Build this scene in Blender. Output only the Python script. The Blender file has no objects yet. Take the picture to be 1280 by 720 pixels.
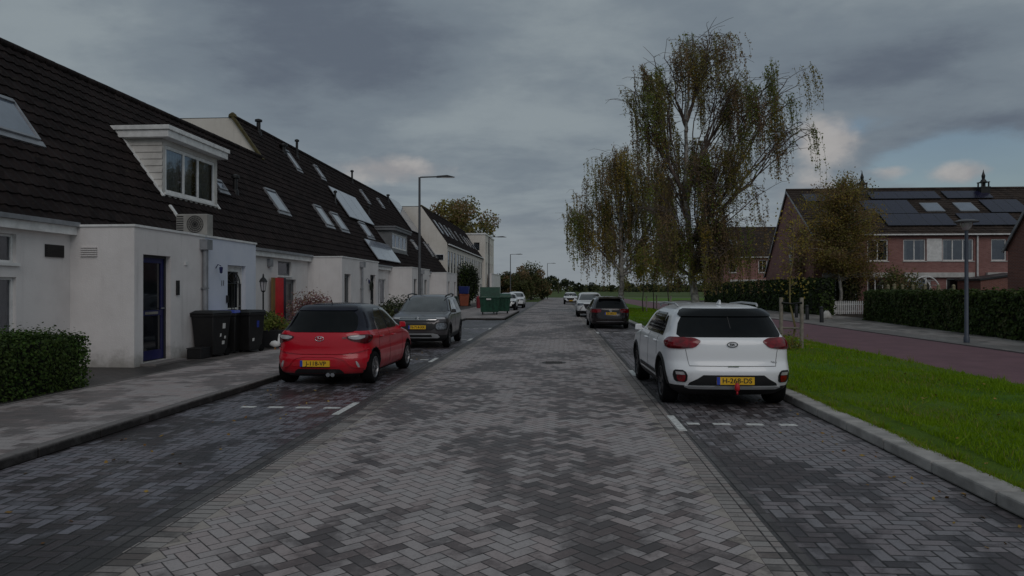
import bpy, math, random
import numpy as np
from mathutils import Vector, Matrix
random.seed(7); rng = np.random.default_rng(7)
R = math.radians
scene = bpy.context.scene
COL = scene.collection
# ---------------------------------------------------------------- camera model (metres, +Y along the street)
F = 870.0; EYE = 1.78; TH = math.atan(60/870.0)
FW = Vector((-math.sin(TH), math.cos(TH), 0)); RT = Vector((math.cos(TH), math.sin(TH), 0))
CAM = Vector((0, 0, EYE))
def ray(px, py): return FW + RT*((px-640)/F) + Vector((0, 0, (362-py)/F))
def onX(px, py, X): d = ray(px, py); return CAM + d*(X/d.x)
def onZ(px, py, z): d = ray(px, py); return CAM + d*((z-EYE)/d.z)
def onPlane(px, py, O, N): d = ray(px, py); return CAM + d*((O-CAM).dot(N)/d.dot(N))
def depthY(X, dc): return (dc + math.sin(TH)*X)/math.cos(TH)

# ---------------------------------------------------------------- node helpers
class S:
    def __init__(s, nt, sock): s.nt = nt; s.k = sock
    def _m(s, op, *o, clamp=False):
        n = s.nt.nodes.new('ShaderNodeMath'); n.operation = op; n.use_clamp = clamp
        for i, v in enumerate((s,)+o):
            if isinstance(v, S): s.nt.links.new(v.k, n.inputs[i])
            else: n.inputs[i].default_value = v
        return S(s.nt, n.outputs[0])
    def __add__(s, o): return s._m('ADD', o)
    def __sub__(s, o): return s._m('SUBTRACT', o)
    __radd__ = __add__
    def __mul__(s, o): return s._m('MULTIPLY', o)
    def __truediv__(s, o): return s._m('DIVIDE', o)
    def rsub(s, a): return (s*-1.0)+a
    def floor(s): return s._m('FLOOR')
    def fract(s): return s._m('FRACT')
    def abs(s): return s._m('ABSOLUTE')
    def mod(s, a): return s._m('FLOORED_MODULO', a)
    def lt(s, a): return s._m('LESS_THAN', a)
    def gt(s, a): return s._m('GREATER_THAN', a)
    def min(s, a): return s._m('MINIMUM', a)
    def max(s, a): return s._m('MAXIMUM', a)
    def pw(s, a): return s._m('POWER', a)
    def sstep(s, a, b, lo=0.0, hi=1.0):
        n = s.nt.nodes.new('ShaderNodeMapRange'); n.interpolation_type = 'SMOOTHSTEP'
        s.nt.links.new(s.k, n.inputs[0])
        n.inputs[1].default_value = a; n.inputs[2].default_value = b
        n.inputs[3].default_value = lo; n.inputs[4].default_value = hi
        return S(s.nt, n.outputs[0])
def comb(nt, x, y, z=0.0):
    n = nt.nodes.new('ShaderNodeCombineXYZ')
    for i, v in enumerate((x, y, z)):
        if isinstance(v, S): nt.links.new(v.k, n.inputs[i])
        else: n.inputs[i].default_value = v
    return S(nt, n.outputs[0])
def noise(nt, vec, scale, detail=4, rough=.55, dist=0.0):
    n = nt.nodes.new('ShaderNodeTexNoise'); n.inputs['Scale'].default_value = scale
    n.inputs['Detail'].default_value = detail; n.inputs['Roughness'].default_value = rough
    n.inputs['Distortion'].default_value = dist
    if vec is not None: nt.links.new(vec.k, n.inputs['Vector'])
    return S(nt, n.outputs['Fac'])
def wnoise(nt, vec):
    n = nt.nodes.new('ShaderNodeTexWhiteNoise'); n.noise_dimensions = '3D'
    nt.links.new(vec.k, n.inputs['Vector']); return S(nt, n.outputs['Value'])
def cmix(nt, fac, a, b, mode='MIX'):
    n = nt.nodes.new('ShaderNodeMix'); n.data_type = 'RGBA'; n.blend_type = mode
    for sk, v in ((n.inputs[0], fac), (n.inputs[6], a), (n.inputs[7], b)):
        if isinstance(v, S): nt.links.new(v.k, sk)
        elif isinstance(v, (int, float)): sk.default_value = v
        else: sk.default_value = (*v[:3], 1)
    return S(nt, n.outputs[2])
def objco(nt):
    n = nt.nodes.new('ShaderNodeNewGeometry'); return S(nt, n.outputs['Position'])
def sep(nt, v):
    n = nt.nodes.new('ShaderNodeSeparateXYZ'); nt.links.new(v.k, n.inputs[0])
    return [S(nt, o) for o in n.outputs]
def newmat(name):
    m = bpy.data.materials.new(name); m.use_nodes = True
    nt = m.node_tree; b = nt.nodes['Principled BSDF']; return m, nt, b
def setc(nt, b, key, v):
    if isinstance(v, S): nt.links.new(v.k, b.inputs[key])
    elif isinstance(v, (tuple, list)): b.inputs[key].default_value = (*v[:3], 1)
    else: b.inputs[key].default_value = v
def bump(nt, b, h, strength=.5, dist=.01):
    n = nt.nodes.new('ShaderNodeBump'); n.inputs['Strength'].default_value = strength
    n.inputs['Distance'].default_value = dist
    nt.links.new(h.k, n.inputs['Height']); nt.links.new(n.outputs[0], b.inputs['Normal'])
def M(name, col, rough=.6, metal=0.0, var=.18, scale=2.5, bmp=0.0, bscale=60, coat=0.0, spec=.5, col2=None, trans=0.0, emit=None):
    """plain procedural surface: base colour varied by noise, optional fine bump"""
    m, nt, b = newmat(name)
    tc = nt.nodes.new('ShaderNodeTexCoord'); v = S(nt, tc.outputs['Object'])
    f = noise(nt, v, scale, 6, .6).sstep(.3, .7)
    dark = tuple(c*(1-var) for c in col); light = tuple(min(1, c*(1+var*.6)) for c in col)
    if col2: light = col2
    setc(nt, b, 'Base Color', cmix(nt, f, dark, light))
    r = noise(nt, v, scale*3, 3)*.15+(rough-.07)
    setc(nt, b, 'Roughness', r)
    b.inputs['Metallic'].default_value = metal
    b.inputs['Specular IOR Level'].default_value = spec
    b.inputs['Coat Weight'].default_value = coat; b.inputs['Coat Roughness'].default_value = .05
    if trans: b.inputs['Transmission Weight'].default_value = trans
    if bmp: bump(nt, b, noise(nt, v, bscale, 3), bmp, .01)
    return m
# ---------------------------------------------------------------- mesh builder
ORG = {}
def org(o): return ORG.get(o.name, Vector((0, 0, 0))) if o is not None else Vector((0, 0, 0))
class MB:
    def __init__(s): s.v = []; s.f = []; s.m = []
    def quad(s, a, b, c, d, m=0):
        n = len(s.v); s.v += [tuple(a), tuple(b), tuple(c), tuple(d)]; s.f.append((n, n+1, n+2, n+3)); s.m.append(m); return s
    def poly(s, pts, m=0):
        n = len(s.v); s.v += [tuple(p) for p in pts]; s.f.append(tuple(range(n, n+len(pts)))); s.m.append(m); return s
    def hexa(s, p, m=0):      # 8 points: bottom ring 0-3 then top ring 4-7
        n = len(s.v); s.v += [tuple(q) for q in p]
        for f in ((3, 2, 1, 0), (4, 5, 6, 7), (0, 1, 5, 4), (1, 2, 6, 5), (2, 3, 7, 6), (3, 0, 4, 7)):
            s.f.append(tuple(n+i for i in f)); s.m.append(m)
        return s
    def box(s, x0, x1, y0, y1, z0, z1, m=0, B=None):
        P = [(x0, y0, z0), (x1, y0, z0), (x1, y1, z0), (x0, y1, z0), (x0, y0, z1), (x1, y0, z1), (x1, y1, z1), (x0, y1, z1)]
        if B: P = [B(*p) for p in P]
        return s.hexa(P, m)
    def prism(s, pts, d, m=0):  # polygon pts (3D) extruded by vector d
        d = Vector(d); n = len(pts); a = [Vector(p) for p in pts]; k = len(s.v)
        s.v += [tuple(p) for p in a]+[tuple(p+d) for p in a]
        s.f.append(tuple(range(k+n-1, k-1, -1))); s.m.append(m)
        s.f.append(tuple(range(k+n, k+2*n))); s.m.append(m)
        for i in range(n):
            j = (i+1) % n; s.f.append((k+i, k+j, k+n+j, k+n+i)); s.m.append(m)
        return s
    def tube(s, pts, rad, seg=8, m=0, cap=True):
        pts = [Vector(p) for p in pts]; k = len(s.v)
        if not isinstance(rad, (list, tuple)): rad = [rad]*len(pts)
        prev = None
        for i, p in enumerate(pts):
            t = (pts[min(i+1, len(pts)-1)]-pts[max(i-1, 0)]).normalized()
            if prev is None:
                a = Vector((0, 0, 1)) if abs(t.z) < .9 else Vector((1, 0, 0))
                prev = t.cross(a).normalized()
            else: prev = (prev - t*prev.dot(t)).normalized()
            bn = t.cross(prev)
            for j in range(seg):
                an = 2*math.pi*j/seg
                s.v.append(tuple(p+(prev*math.cos(an)+bn*math.sin(an))*rad[i]))
        for i in range(len(pts)-1):
            for j in range(seg):
                j2 = (j+1) % seg
                s.f.append((k+i*seg+j, k+i*seg+j2, k+(i+1)*seg+j2, k+(i+1)*seg+j)); s.m.append(m)
        if cap:
            s.f.append(tuple(k+j for j in range(seg-1, -1, -1))); s.m.append(m)
            e = k+(len(pts)-1)*seg; s.f.append(tuple(e+j for j in range(seg))); s.m.append(m)
        return s
    def lathe(s, prof, c=(0, 0, 0), axis='z', seg=24, m=0, closed=False):  # prof (r, h)
        k = len(s.v); n = len(prof)
        for r, h in prof:
            for j in range(seg):
                a = 2*math.pi*j/seg; u, w = r*math.cos(a), r*math.sin(a)
                p = (u, w, h) if axis == 'z' else ((h, u, w) if axis == 'x' else (w, h, u))
                s.v.append((p[0]+c[0], p[1]+c[1], p[2]+c[2]))
        for i in range(n if closed else n-1):
            i2 = (i+1) % n
            for j in range(seg):
                j2 = (j+1) % seg
                s.f.append((k+i*seg+j, k+i*seg+j2, k+i2*seg+j2, k+i2*seg+j)); s.m.append(m)
        if not closed:
            if prof[0][0] > 1e-5: s.f.append(tuple(k+j for j in range(seg-1, -1, -1))); s.m.append(m)
            if prof[-1][0] > 1e-5: s.f.append(tuple(k+(n-1)*seg+j for j in range(seg))); s.m.append(m)
        return s
    def build(s, name, mats, parent=None, smooth=False, bevel=0.0, ang=None):
        if not isinstance(mats, (list, tuple)): mats = [mats]
        me = bpy.data.meshes.new(name); o_ = org(parent)
        me.from_pydata([(v[0]-o_.x, v[1]-o_.y, v[2]-o_.z) for v in s.v], [], s.f)
        for m in mats: me.materials.append(m)
        if len(mats) > 1: me.polygons.foreach_set('material_index', s.m)
        if smooth:
            me.polygons.foreach_set('use_smooth', [True]*len(me.polygons))
            if ang: me.set_sharp_from_angle(angle=R(ang))
        me.update()
        o = bpy.data.objects.new(name, me); COL.objects.link(o)
        if parent is not None: o.parent = parent; ORG[o.name] = o_
        if bevel:
            b = o.modifiers.new('bevel', 'BEVEL'); b.width = bevel; b.segments = 2; b.limit_method = 'ANGLE'; b.angle_limit = R(40)
        return o
def basis(O, U, V, N):
    O, U, V, N = Vector(O), Vector(U).normalized(), Vector(V).normalized(), Vector(N).normalized()
    return lambda u, v, n: O+U*u+V*v+N*n
def thing(name, label, cat, loc=(0, 0, 0), rz=0.0, group=None, world=True):
    o = bpy.data.objects.new(name, None); COL.objects.link(o); o.empty_display_size = .1
    o.location = loc; o.rotation_euler = (0, 0, rz); o['label'] = label; o['category'] = cat
    if group: o['group'] = group
    if world: ORG[o.name] = Vector(loc)
    return o
def tag(o, label, cat, group=None, kind=None):
    o['label'] = label; o['category'] = cat
    if group: o['group'] = group
    if kind: o['kind'] = kind
    return o
def struct(o): o['kind'] = 'structure'; return o
def stuff(o, label, cat): o['kind'] = 'stuff'; o['label'] = label; o['category'] = cat; return o
def text_mesh(name, s, size, mat, B, parent, depth=.002, align='CENTER', bold=0.0):
    cu = bpy.data.curves.new(name, 'FONT'); cu.body = s; cu.size = size; cu.align_x = align; cu.align_y = 'CENTER'
    cu.extrude = depth; cu.offset = bold
    t = bpy.data.objects.new(name+'_tmp', cu); COL.objects.link(t)
    dg = bpy.context.evaluated_depsgraph_get(); me = bpy.data.meshes.new_from_object(t.evaluated_get(dg))
    bpy.data.objects.remove(t, do_unlink=True)
    o_ = org(parent)
    for v in me.vertices: v.co = Vector(B(v.co.x, v.co.y, v.co.z))-o_
    me.materials.clear(); me.materials.append(mat)
    o = bpy.data.objects.new(name, me); COL.objects.link(o); o.parent = parent; ORG[o.name] = o_
    return o
# wall with openings, in a basis; openings (u0,u1,v0,v1)
def wall(mb, B, w, h, ops, depth=.12, m=0, u0=0.0, v0=0.0):
    us = sorted({u0, w, *[a for o in ops for a in o[:2]]}); vs = sorted({v0, h, *[a for o in ops for a in o[2:4]]})
    for i in range(len(us)-1):
        for j in range(len(vs)-1):
            cu, cv = (us[i]+us[i+1])/2, (vs[j]+vs[j+1])/2
            if any(o[0] < cu < o[1] and o[2] < cv < o[3] for o in ops): continue
            mb.quad(B(us[i], vs[j], 0), B(us[i+1], vs[j], 0), B(us[i+1], vs[j+1], 0), B(us[i], vs[j+1], 0), m)
    for a, b, c, d in ops:
        mb.quad(B(a, c, 0), B(a, d, 0), B(a, d, -depth), B(a, c, -depth), m)
        mb.quad(B(b, c, 0), B(b, c, -depth), B(b, d, -depth), B(b, d, 0), m)
        mb.quad(B(a, d, 0), B(b, d, 0), B(b, d, -depth), B(a, d, -depth), m)
        mb.quad(B(a, c, 0), B(a, c, -depth), B(b, c, -depth), B(b, c, 0), m)
ROOMMAT = []
def window(parent, B, a, b, c, d, fr, glass, n=-.10, mull=(), trans=(), t=.05, name='window', sill=None, curtain=None):
    f = MB()
    e = .003
    f.box(a+e, a+t, c+e, d-e, n-.03, n+.03, 0, B); f.box(b-t, b-e, c+e, d-e, n-.03, n+.03, 0, B)
    f.box(a+t, b-t, c+e, c+t, n-.03, n+.03, 0, B); f.box(a+t, b-t, d-t, d-e, n-.03, n+.03, 0, B)
    for u in mull: f.box(u-t*.45, u+t*.45, c+t, d-t, n-.027, n+.027, 0, B)
    for v in trans: f.box(a+t, b-t, v-t*.45, v+t*.45, n-.024, n+.024, 0, B)
    o = f.build(name, fr, parent)
    g = MB(); g.quad(B(a+t*.5, c+t*.5, n), B(b-t*.5, c+t*.5, n), B(b-t*.5, d-t*.5, n), B(a+t*.5, d-t*.5, n))
    g.build('pane', glass, o)
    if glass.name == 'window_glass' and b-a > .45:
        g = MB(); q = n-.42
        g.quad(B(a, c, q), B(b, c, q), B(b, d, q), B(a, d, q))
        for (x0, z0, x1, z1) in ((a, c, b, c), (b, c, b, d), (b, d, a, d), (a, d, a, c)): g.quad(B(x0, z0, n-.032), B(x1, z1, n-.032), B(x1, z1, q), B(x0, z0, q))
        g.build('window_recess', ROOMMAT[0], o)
    if curtain:
        g = MB()
        for (k0, k1) in curtain[1]:
            N_ = 12
            for q in range(N_):
                ua = a+(b-a)*(k0+(k1-k0)*q/N_); ub = a+(b-a)*(k0+(k1-k0)*(q+1)/N_)
                g.quad(B(ua, c+.02, n-.09-.03*(q % 2)), B(ub, c+.02, n-.09-.03*((q+1) % 2)), B(ub, d-.02, n-.09-.03*((q+1) % 2)), B(ua, d-.02, n-.09-.03*(q % 2)))
        g.build('curtain', curtain[0], o)
    if sill is not None:
        s_ = MB(); s_.box(a-.05, b+.05, c-.06, c-.004, n+.035, .05, 0, B); s_.build('sill', sill, o)
    return o
# tiled roof slope in a basis: U along eave, V up the slope, N outwards; rolled tiles laid in overlapping courses
def tiles(mb, B, u0, u1, L, course=.34, pitch=.30, amp=.022, m=0, ph=0.0, res=6, vstart=0.0):
    n = int(round((L-vstart)/course)); course = (L-vstart)/n
    us = list(np.arange(math.ceil((u0-ph)/(pitch/res)), math.floor((u1-ph)/(pitch/res))+1)*(pitch/res)+ph)
    us = [u0]+[u for u in us if u0+.01 < u < u1-.01]+[u1]
    def und(u): return amp*max(-.35, math.sin(2*math.pi*(u-ph)/pitch))
    for k in range(n):
        va, vb = vstart+k*course-.012, vstart+(k+1)*course
        base = len(mb.v); jit = random.uniform(-.010, .010)
        for u in us:
            e = und(u); j = random.uniform(-.005, .005)
            mb.v.append(tuple(B(u, va+jit, e-.004))); mb.v.append(tuple(B(u, va+jit, e+.038+j))); mb.v.append(tuple(B(u, vb, e+.004)))
        for i in range(len(us)-1):
            b0 = base+i*3
            mb.f.append((b0, b0+3, b0+4, b0+1)); mb.m.append(m)
            mb.f.append((b0+1, b0+4, b0+5, b0+2)); mb.m.append(m)
# leaf clouds, vectorised: rhombic leaves at centres C (n,3)
def leaves(name, C, size, mats, midx=None, parent=None, elong=1.5, droop=0.0, nrm=None, bend=True):
    n = len(C); C = np.asarray(C, float); size = np.asarray(size, float)*np.ones(n)
    a = rng.normal(size=(n, 3)); a[:, 2] -= droop; a /= np.linalg.norm(a, axis=1)[:, None]
    if nrm is not None:
        nn = nrm+rng.normal(size=(n, 3))*.55
    else: nn = rng.normal(size=(n, 3))
    b = np.cross(nn, a); b /= (np.linalg.norm(b, axis=1)[:, None]+1e-9)
    if nrm is not None: a = np.cross(b, nn); a /= (np.linalg.norm(a, axis=1)[:, None]+1e-9)
    s = size[:, None]
    V = np.empty((n, 4, 3)); V[:, 0] = C-a*s*elong*.5; V[:, 1] = C+b*s*.5; V[:, 2] = C+a*s*elong*.5; V[:, 3] = C-b*s*.5
    if parent is not None: V -= np.array(org(parent))
    me = bpy.data.meshes.new(name)
    me.vertices.add(n*4); me.vertices.foreach_set('co', V.reshape(-1))
    me.loops.add(n*4); me.loops.foreach_set('vertex_index', np.arange(n*4))
    me.polygons.add(n); me.polygons.foreach_set('loop_start', np.arange(n)*4); me.polygons.foreach_set('loop_total', np.full(n, 4))
    for m in mats: me.materials.append(m)
    if midx is not None: me.polygons.foreach_set('material_index', np.asarray(midx, int))
    me.update(calc_edges=True); me.validate()
    o = bpy.data.objects.new(name, me); COL.objects.link(o)
    if parent is not None: o.parent = parent; ORG[o.name] = org(parent)
    return o
def leafmat(name, col, col2, tr=.25):
    m, nt, b = newmat(name)
    g = nt.nodes.new('ShaderNodeNewGeometry'); f = S(nt, g.outputs['Random Per Island'])
    c = cmix(nt, f, col, col2)
    setc(nt, b, 'Base Color', c); b.inputs['Roughness'].default_value = .65; b.inputs['Specular IOR Level'].default_value = .25
    t = nt.nodes.new('ShaderNodeBsdfTranslucent'); nt.links.new(c.k, t.inputs[0])
    mx = nt.nodes.new('ShaderNodeMixShader'); mx.inputs[0].default_value = tr
    nt.links.new(b.outputs[0], mx.inputs[1]); nt.links.new(t.outputs[0], mx.inputs[2])
    nt.links.new(mx.outputs[0], nt.nodes['Material Output'].inputs[0])
    return m
# ================================================================ paving materials
def brickfield(nt, x, y, w, mode, ang=0.0):
    """returns (random per brick, joint mask 0..1 where 1 = joint, profile)"""
    if ang:
        c, s_ = math.cos(ang), math.sin(ang)
        x, y = x*c+y*s_, y*c-x*s_
    if mode == 'herr':
        u = x/w+500.0; v = y/w+500.0
        i, j = u.floor(), v.floor(); fu, fv = u-i, v-j
        k = (i-j+4000.0).mod(4.0)
        hor = k.lt(1.5); ver = hor.rsub(1.0)
        al = hor*(fu+k.gt(.5))+ver*(fv+k.lt(2.5)); ac = hor*fv+ver*fu
        ix = i-hor*k; iy = j-ver*k.lt(2.5)
        d = al.min(al.rsub(2.0)).min(ac.min(ac.rsub(1.0)))
        r = wnoise(nt, comb(nt, ix+.5, iy+.5, .5))
    else:
        lx, ly, off = mode   # brick lx by ly, row offset
        v = y/ly+500.0; j = v.floor(); u = x/lx+500.0+j.mod(2.0)*off; i = u.floor()
        fu, fv = (u-i)*(lx/ly), v-j
        d = fu.min(fu.rsub(lx/ly)).min(fv.min(fv.rsub(1.0)))*(ly/w)
        r = wnoise(nt, comb(nt, i+.5, j+.5, 1.5))
    return r, d
def paving(name, mode, light, dark, ang=0.0, w=.105, joint=.035, bias=0.0, wet=0.0, edges=None, jcol=(.012, .011, .010), pscale=.45, sheen=.0, rough=.62):
    m, nt, b = newmat(name); P = objco(nt); x, y, z = sep(nt, P)
    r, d = brickfield(nt, x, y, w, mode, ang)
    big = noise(nt, comb(nt, x, y*.55, 0.0), pscale, 5, .62, .4)
    mid = noise(nt, comb(nt, x, y, 3.0), 2.2, 5, .6)
    fine = noise(nt, P, 55, 5, .7)
    k = (big*1.9+r*.28+mid*.55+bias).sstep(1.20, 1.50)
    c = cmix(nt, k, light, dark)
    c = cmix(nt, r.sstep(.88, .93)*.45, c, tuple(v*.42 for v in dark))
    tint = wnoise(nt, comb(nt, r*91.7, .3, .2))
    c = cmix(nt, tint.sstep(.2, 1.0)*.30, c, (light[0]*.95, light[1]*.72, light[2]*.68))
    c = cmix(nt, fine.sstep(.35, .75)*.38, c, tuple(v*.4 for v in light))
    if edges:   # pale half-bishop edge stones along lane borders
        xl, xr = edges
        e = (x-xl).min(x.rsub(xr)); tri = ((y/.297).fract()-.5).abs()*.297
        em = (e-tri).lt(0.0)
        c = cmix(nt, em*.72, c, (.34, .30, .26))
        d = d.max(em*.5).min(((e-tri).abs())/w).min(e.abs()/w)
    st = noise(nt, comb(nt, x*1.3, y*.35, 7.0), 1.6, 6, .65, .5).sstep(.52, .74)
    c = cmix(nt, st*.38, c, tuple(v*.9 for v in dark))
    spot = noise(nt, P, 17, 3, .5).sstep(.68, .76)
    c = cmix(nt, spot*.5, c, tuple(v*.5 for v in dark))
    mot = (noise(nt, P, 19, 6, .72, .6)*.8+k*.22).sstep(.44, .62)
    c = cmix(nt, mot*.50, c, tuple(v*.85 for v in dark))
    jw = noise(nt, P, 9, 3, .6)*joint*1.2
    d = d-jw*.45
    jm = d.sstep(joint*.45, joint*1.5)
    jn = noise(nt, P, 7, 2).sstep(.3, .7)*.3+.7
    c = cmix(nt, (jm.rsub(1.0))*jn, c, jcol)
    setc(nt, b, 'Base Color', c)
    ro = (k*-.18-wet*.12+rough)+fine*.15
    setc(nt, b, 'Roughness', ro); b.inputs['Specular IOR Level'].default_value = .42
    h = d.sstep(0.0, joint*2.4)*1.0+fine*.22+r*.35
    bump(nt, b, h, .7, .006)
    return m
def asphalt(name, col, col2, sc=1.3, gr=180):
    m, nt, b = newmat(name); P = objco(nt)
    f = noise(nt, P, sc, 5, .6).sstep(.3, .7); g = noise(nt, P, gr, 3, .7)
    c = cmix(nt, f, col, col2); c = cmix(nt, g.sstep(.4, .7)*.5, c, tuple(v*.5 for v in col))
    setc(nt, b, 'Base Color', c); setc(nt, b, 'Roughness', .72); bump(nt, b, g, .5, .004); return m
LANE_L, LANE_R = -2.75, 1.33
m_lane = paving('lane_bricks', 'herr', (.385, .350, .345), (.092, .076, .075), ang=R(45), bias=-.06, edges=(LANE_L, LANE_R))
m_bay = paving('bay_bricks', 'herr', (.235, .222, .235), (.050, .042, .046), bias=-.08, wet=.5, pscale=.8, rough=.64, joint=.06)
m_bayL = paving('left_bay_bricks', 'herr', (.185, .180, .205), (.034, .030, .032), bias=.0, wet=1.0, pscale=.75, rough=.56, joint=.06)
m_strip = paving('gutter_strip', (.21, .105, 0.0), (.31, .285, .27), (.10, .088, .08), bias=-.08, joint=.05)
m_strip2 = paving('stretcher_strip', (.105, .21, 0.0), (.115, .11, .11), (.04, .038, .038), bias=0, joint=.05)
m_walk = paving('sidewalk_tiles', (.30, .15, .5), (.37, .335, .328), (.17, .148, .145), joint=.02, bias=-.06, pscale=.9, jcol=(.10, .09, .085))
m_front = paving('front_paving', (.21, .105, .5), (.11, .10, .095), (.035, .032, .03), joint=.03)
m_rwalk = paving('right_sidewalk', (.30, .30, .5), (.30, .28, .265), (.15, .14, .13), joint=.02, jcol=(.09, .08, .07))
m_path = asphalt('red_asphalt', (.135, .062, .075), (.185, .088, .105))
m_cross = asphalt('cross_road_asphalt', (.21, .205, .20), (.27, .26, .25))
m_paint = M('road_paint', (.62, .62, .60), .6, var=.35, scale=14, bmp=.3)
m_soil = M('soil', (.045, .032, .022), .9, var=.5, scale=5, bmp=.8, bscale=30)
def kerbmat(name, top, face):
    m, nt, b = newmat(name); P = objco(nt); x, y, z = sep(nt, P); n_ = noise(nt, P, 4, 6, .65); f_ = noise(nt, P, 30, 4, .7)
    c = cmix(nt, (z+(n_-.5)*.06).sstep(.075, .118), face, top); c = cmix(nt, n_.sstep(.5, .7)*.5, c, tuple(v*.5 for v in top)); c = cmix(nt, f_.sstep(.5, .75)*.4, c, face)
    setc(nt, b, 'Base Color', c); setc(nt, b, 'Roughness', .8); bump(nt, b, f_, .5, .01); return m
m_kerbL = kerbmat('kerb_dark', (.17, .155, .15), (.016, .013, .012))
m_kerbR = M('kerb_concrete', (.36, .34, .32), .8, var=.30, scale=3.5, bmp=.4, bscale=60)

def grassmat(name, a, b_, c_, sc=1.5):
    m, nt, b = newmat(name); P = objco(nt)
    f = noise(nt, P, sc, 6, .65).sstep(.32, .68); g = noise(nt, P, 45, 4, .7); q = noise(nt, P, sc*.22, 4).sstep(.4, .65)
    c = cmix(nt, f, a, b_); c = cmix(nt, q*.5, c, c_); c = cmix(nt, g.sstep(.45, .75)*.5, c, tuple(v*.45 for v in a))
    setc(nt, b, 'Base Color', c); setc(nt, b, 'Roughness', .9); b.inputs['Specular IOR Level'].default_value = .15
    bump(nt, b, g, .9, .03); return m
m_lawn = grassmat('lawn', (.060, .13, .014), (.10, .20, .020), (.14, .18, .03))
m_field = grassmat('field', (.055, .085, .025), (.085, .125, .03), (.10, .11, .045), sc=.05)

def sheet(name, x0, x1, y0, y1, z, mat, nx=1, ny=1):
    mb = MB(); mb.quad((x0, y0, z), (x1, y0, z), (x1, y1, z), (x0, y1, z)); return struct(mb.build(name, mat))
def slab(name, x0, x1, y0, y1, z0, z1, mat, bev=0):
    mb = MB(); mb.box(x0, x1, y0, y1, z0, z1); return struct(mb.build(name, mat, bevel=bev))
Y0g = -12.0; YE = 148.0
# ground: one sheet to the horizon, sunk under the built-up part
mb = MB()
mb.quad((-2500, -2500, -.05), (2500, -2500, -.05), (2500, 2500, -.05), (-2500, 2500, -.05))
struct(mb.build('ground', m_field))
sheet('road', LANE_L, LANE_R, Y0g, YE, 0, m_lane)
sheet('gutter_strip', -2.96, LANE_L, Y0g, YE, 0, m_strip)
sheet('gutter_strip', -3.17, -2.96, Y0g, YE, 0, m_strip2)
sheet('gutter_strip', LANE_R, 1.54, Y0g, YE, 0, m_strip)
sheet('gutter_strip', 1.54, 1.645, Y0g, YE, 0, m_strip2)
sheet('parking_bay', -5.5, -3.17, Y0g, 40.5, 0, m_bayL)
sheet('parking_bay', -5.5, -3.17, 55.0, 100, 0, m_bay)
sheet('parking_bay', 1.645, 3.58, Y0g, YE, 0, m_bay)
# left kerb + pavement
mb = MB(); ys = np.arange(Y0g, 100.0, 1.0)
def kerbrun(mb, pts, w, z1, gap=.006):  # pts: list of (a,b) in XY, each a kerb stone with outward left offset w
    for (a, b) in pts:
        a, b = Vector((*a, 0)), Vector((*b, 0)); t = (b-a).normalized(); n = Vector((-t.y, t.x, 0))
        a2, b2 = a+t*gap, b-t*gap
        mb.prism([a2, b2, b2+n*w, a2+n*w], (0, 0, z1+random.uniform(-.003, .003)))
for y in ys:
    if 40.5 <= y < 55: continue
    kerbrun(mb, [((-5.5, y), (-5.5, min(y+1, 100)))], .14, .115)
for y in np.arange(40.6, 54.9, 1.0): kerbrun(mb, [((-3.25, y), (-3.25, y+1))], .14, .115)
for x in np.arange(-5.5, -3.3, .75): kerbrun(mb, [((x, 40.5), (x+.75, 40.5))], .14, .115)
for x in np.arange(-5.5, -3.3, .75): kerbrun(mb, [((x+.75, 55.6), (x, 55.6))], .14, .115)
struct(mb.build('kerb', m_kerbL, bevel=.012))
mb = MB(); mb.box(-8.0, -5.645, Y0g, YE, -.04, .108); struct(mb.build('sidewalk', m_walk))
mb = MB(); mb.box(-5.643, -3.395, 40.645, 55.455, -.03, .110); struct(mb.build('sidewalk', m_walk))
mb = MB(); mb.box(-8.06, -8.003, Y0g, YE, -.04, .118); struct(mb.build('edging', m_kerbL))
slab('front_paving', -10.7, -8.063, Y0g, 100, -.04, .10, m_front)
# right kerb, verge, cycle path, pavement
mb = MB()
for y in np.arange(Y0g, YE-1, 1.0): kerbrun(mb, [((3.86, y+1), (3.86, y))], -.28, .125)
struct(mb.build('kerb', m_kerbR, bevel=.02))
# lawn with gentle unevenness
mb = MB(); nx, ny = 12, 170; xs = np.linspace(3.862, 8.1, nx); yy = np.linspace(Y0g, YE-4, ny)
for j in range(ny):
    for i in range(nx):
        e = 0 if i in (0, nx-1) else .03*math.sin(xs[i]*3.1+yy[j]*.9)+.02*math.sin(yy[j]*2.3+i)+.05
        mb.v.append((xs[i], yy[j], .105+e))
for j in range(ny-1):
    for i in range(nx-1):
        k = j*nx+i; mb.f.append((k, k+1, k+nx+1, k+nx)); mb.m.append(0)
lawn = struct(mb.build('lawn', m_lawn, smooth=True))
def lawn_z(x, y): return .105+(.03*math.sin(x*3.1+y*.9)+.05 if 4.1 < x < 7.8 else .0)
slab('cycle_path', 8.103, 12.1, Y0g, YE, -.04, .10, m_path)
mb = MB()
for y in np.arange(Y0g, YE-1, 1.0): kerbrun(mb, [((12.22, y+1), (12.22, y))], -.11, .135)
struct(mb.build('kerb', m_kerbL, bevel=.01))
slab('sidewalk', 12.223, 17.6, Y0g, 100, -.04, .125, m_rwalk)
slab('garden_ground', 17.603, 60, Y0g, 110, -.04, .11, m_soil)
slab('garden_ground', -60, -10.703, Y0g, 120, -.045, .06, m_soil)
slab('verge', -8.5, -5.65, 100.0, YE-2, .109, .115, m_lawn)
sheet('crossroad', -260, 260, YE, YE+6, .012, m_cross)
sheet('verge', 12.3, 200, 100.5, YE-2, .07, m_lawn)
sheet('verge', -200, -10.8, 120.5, YE-2, .07, m_lawn)
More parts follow.
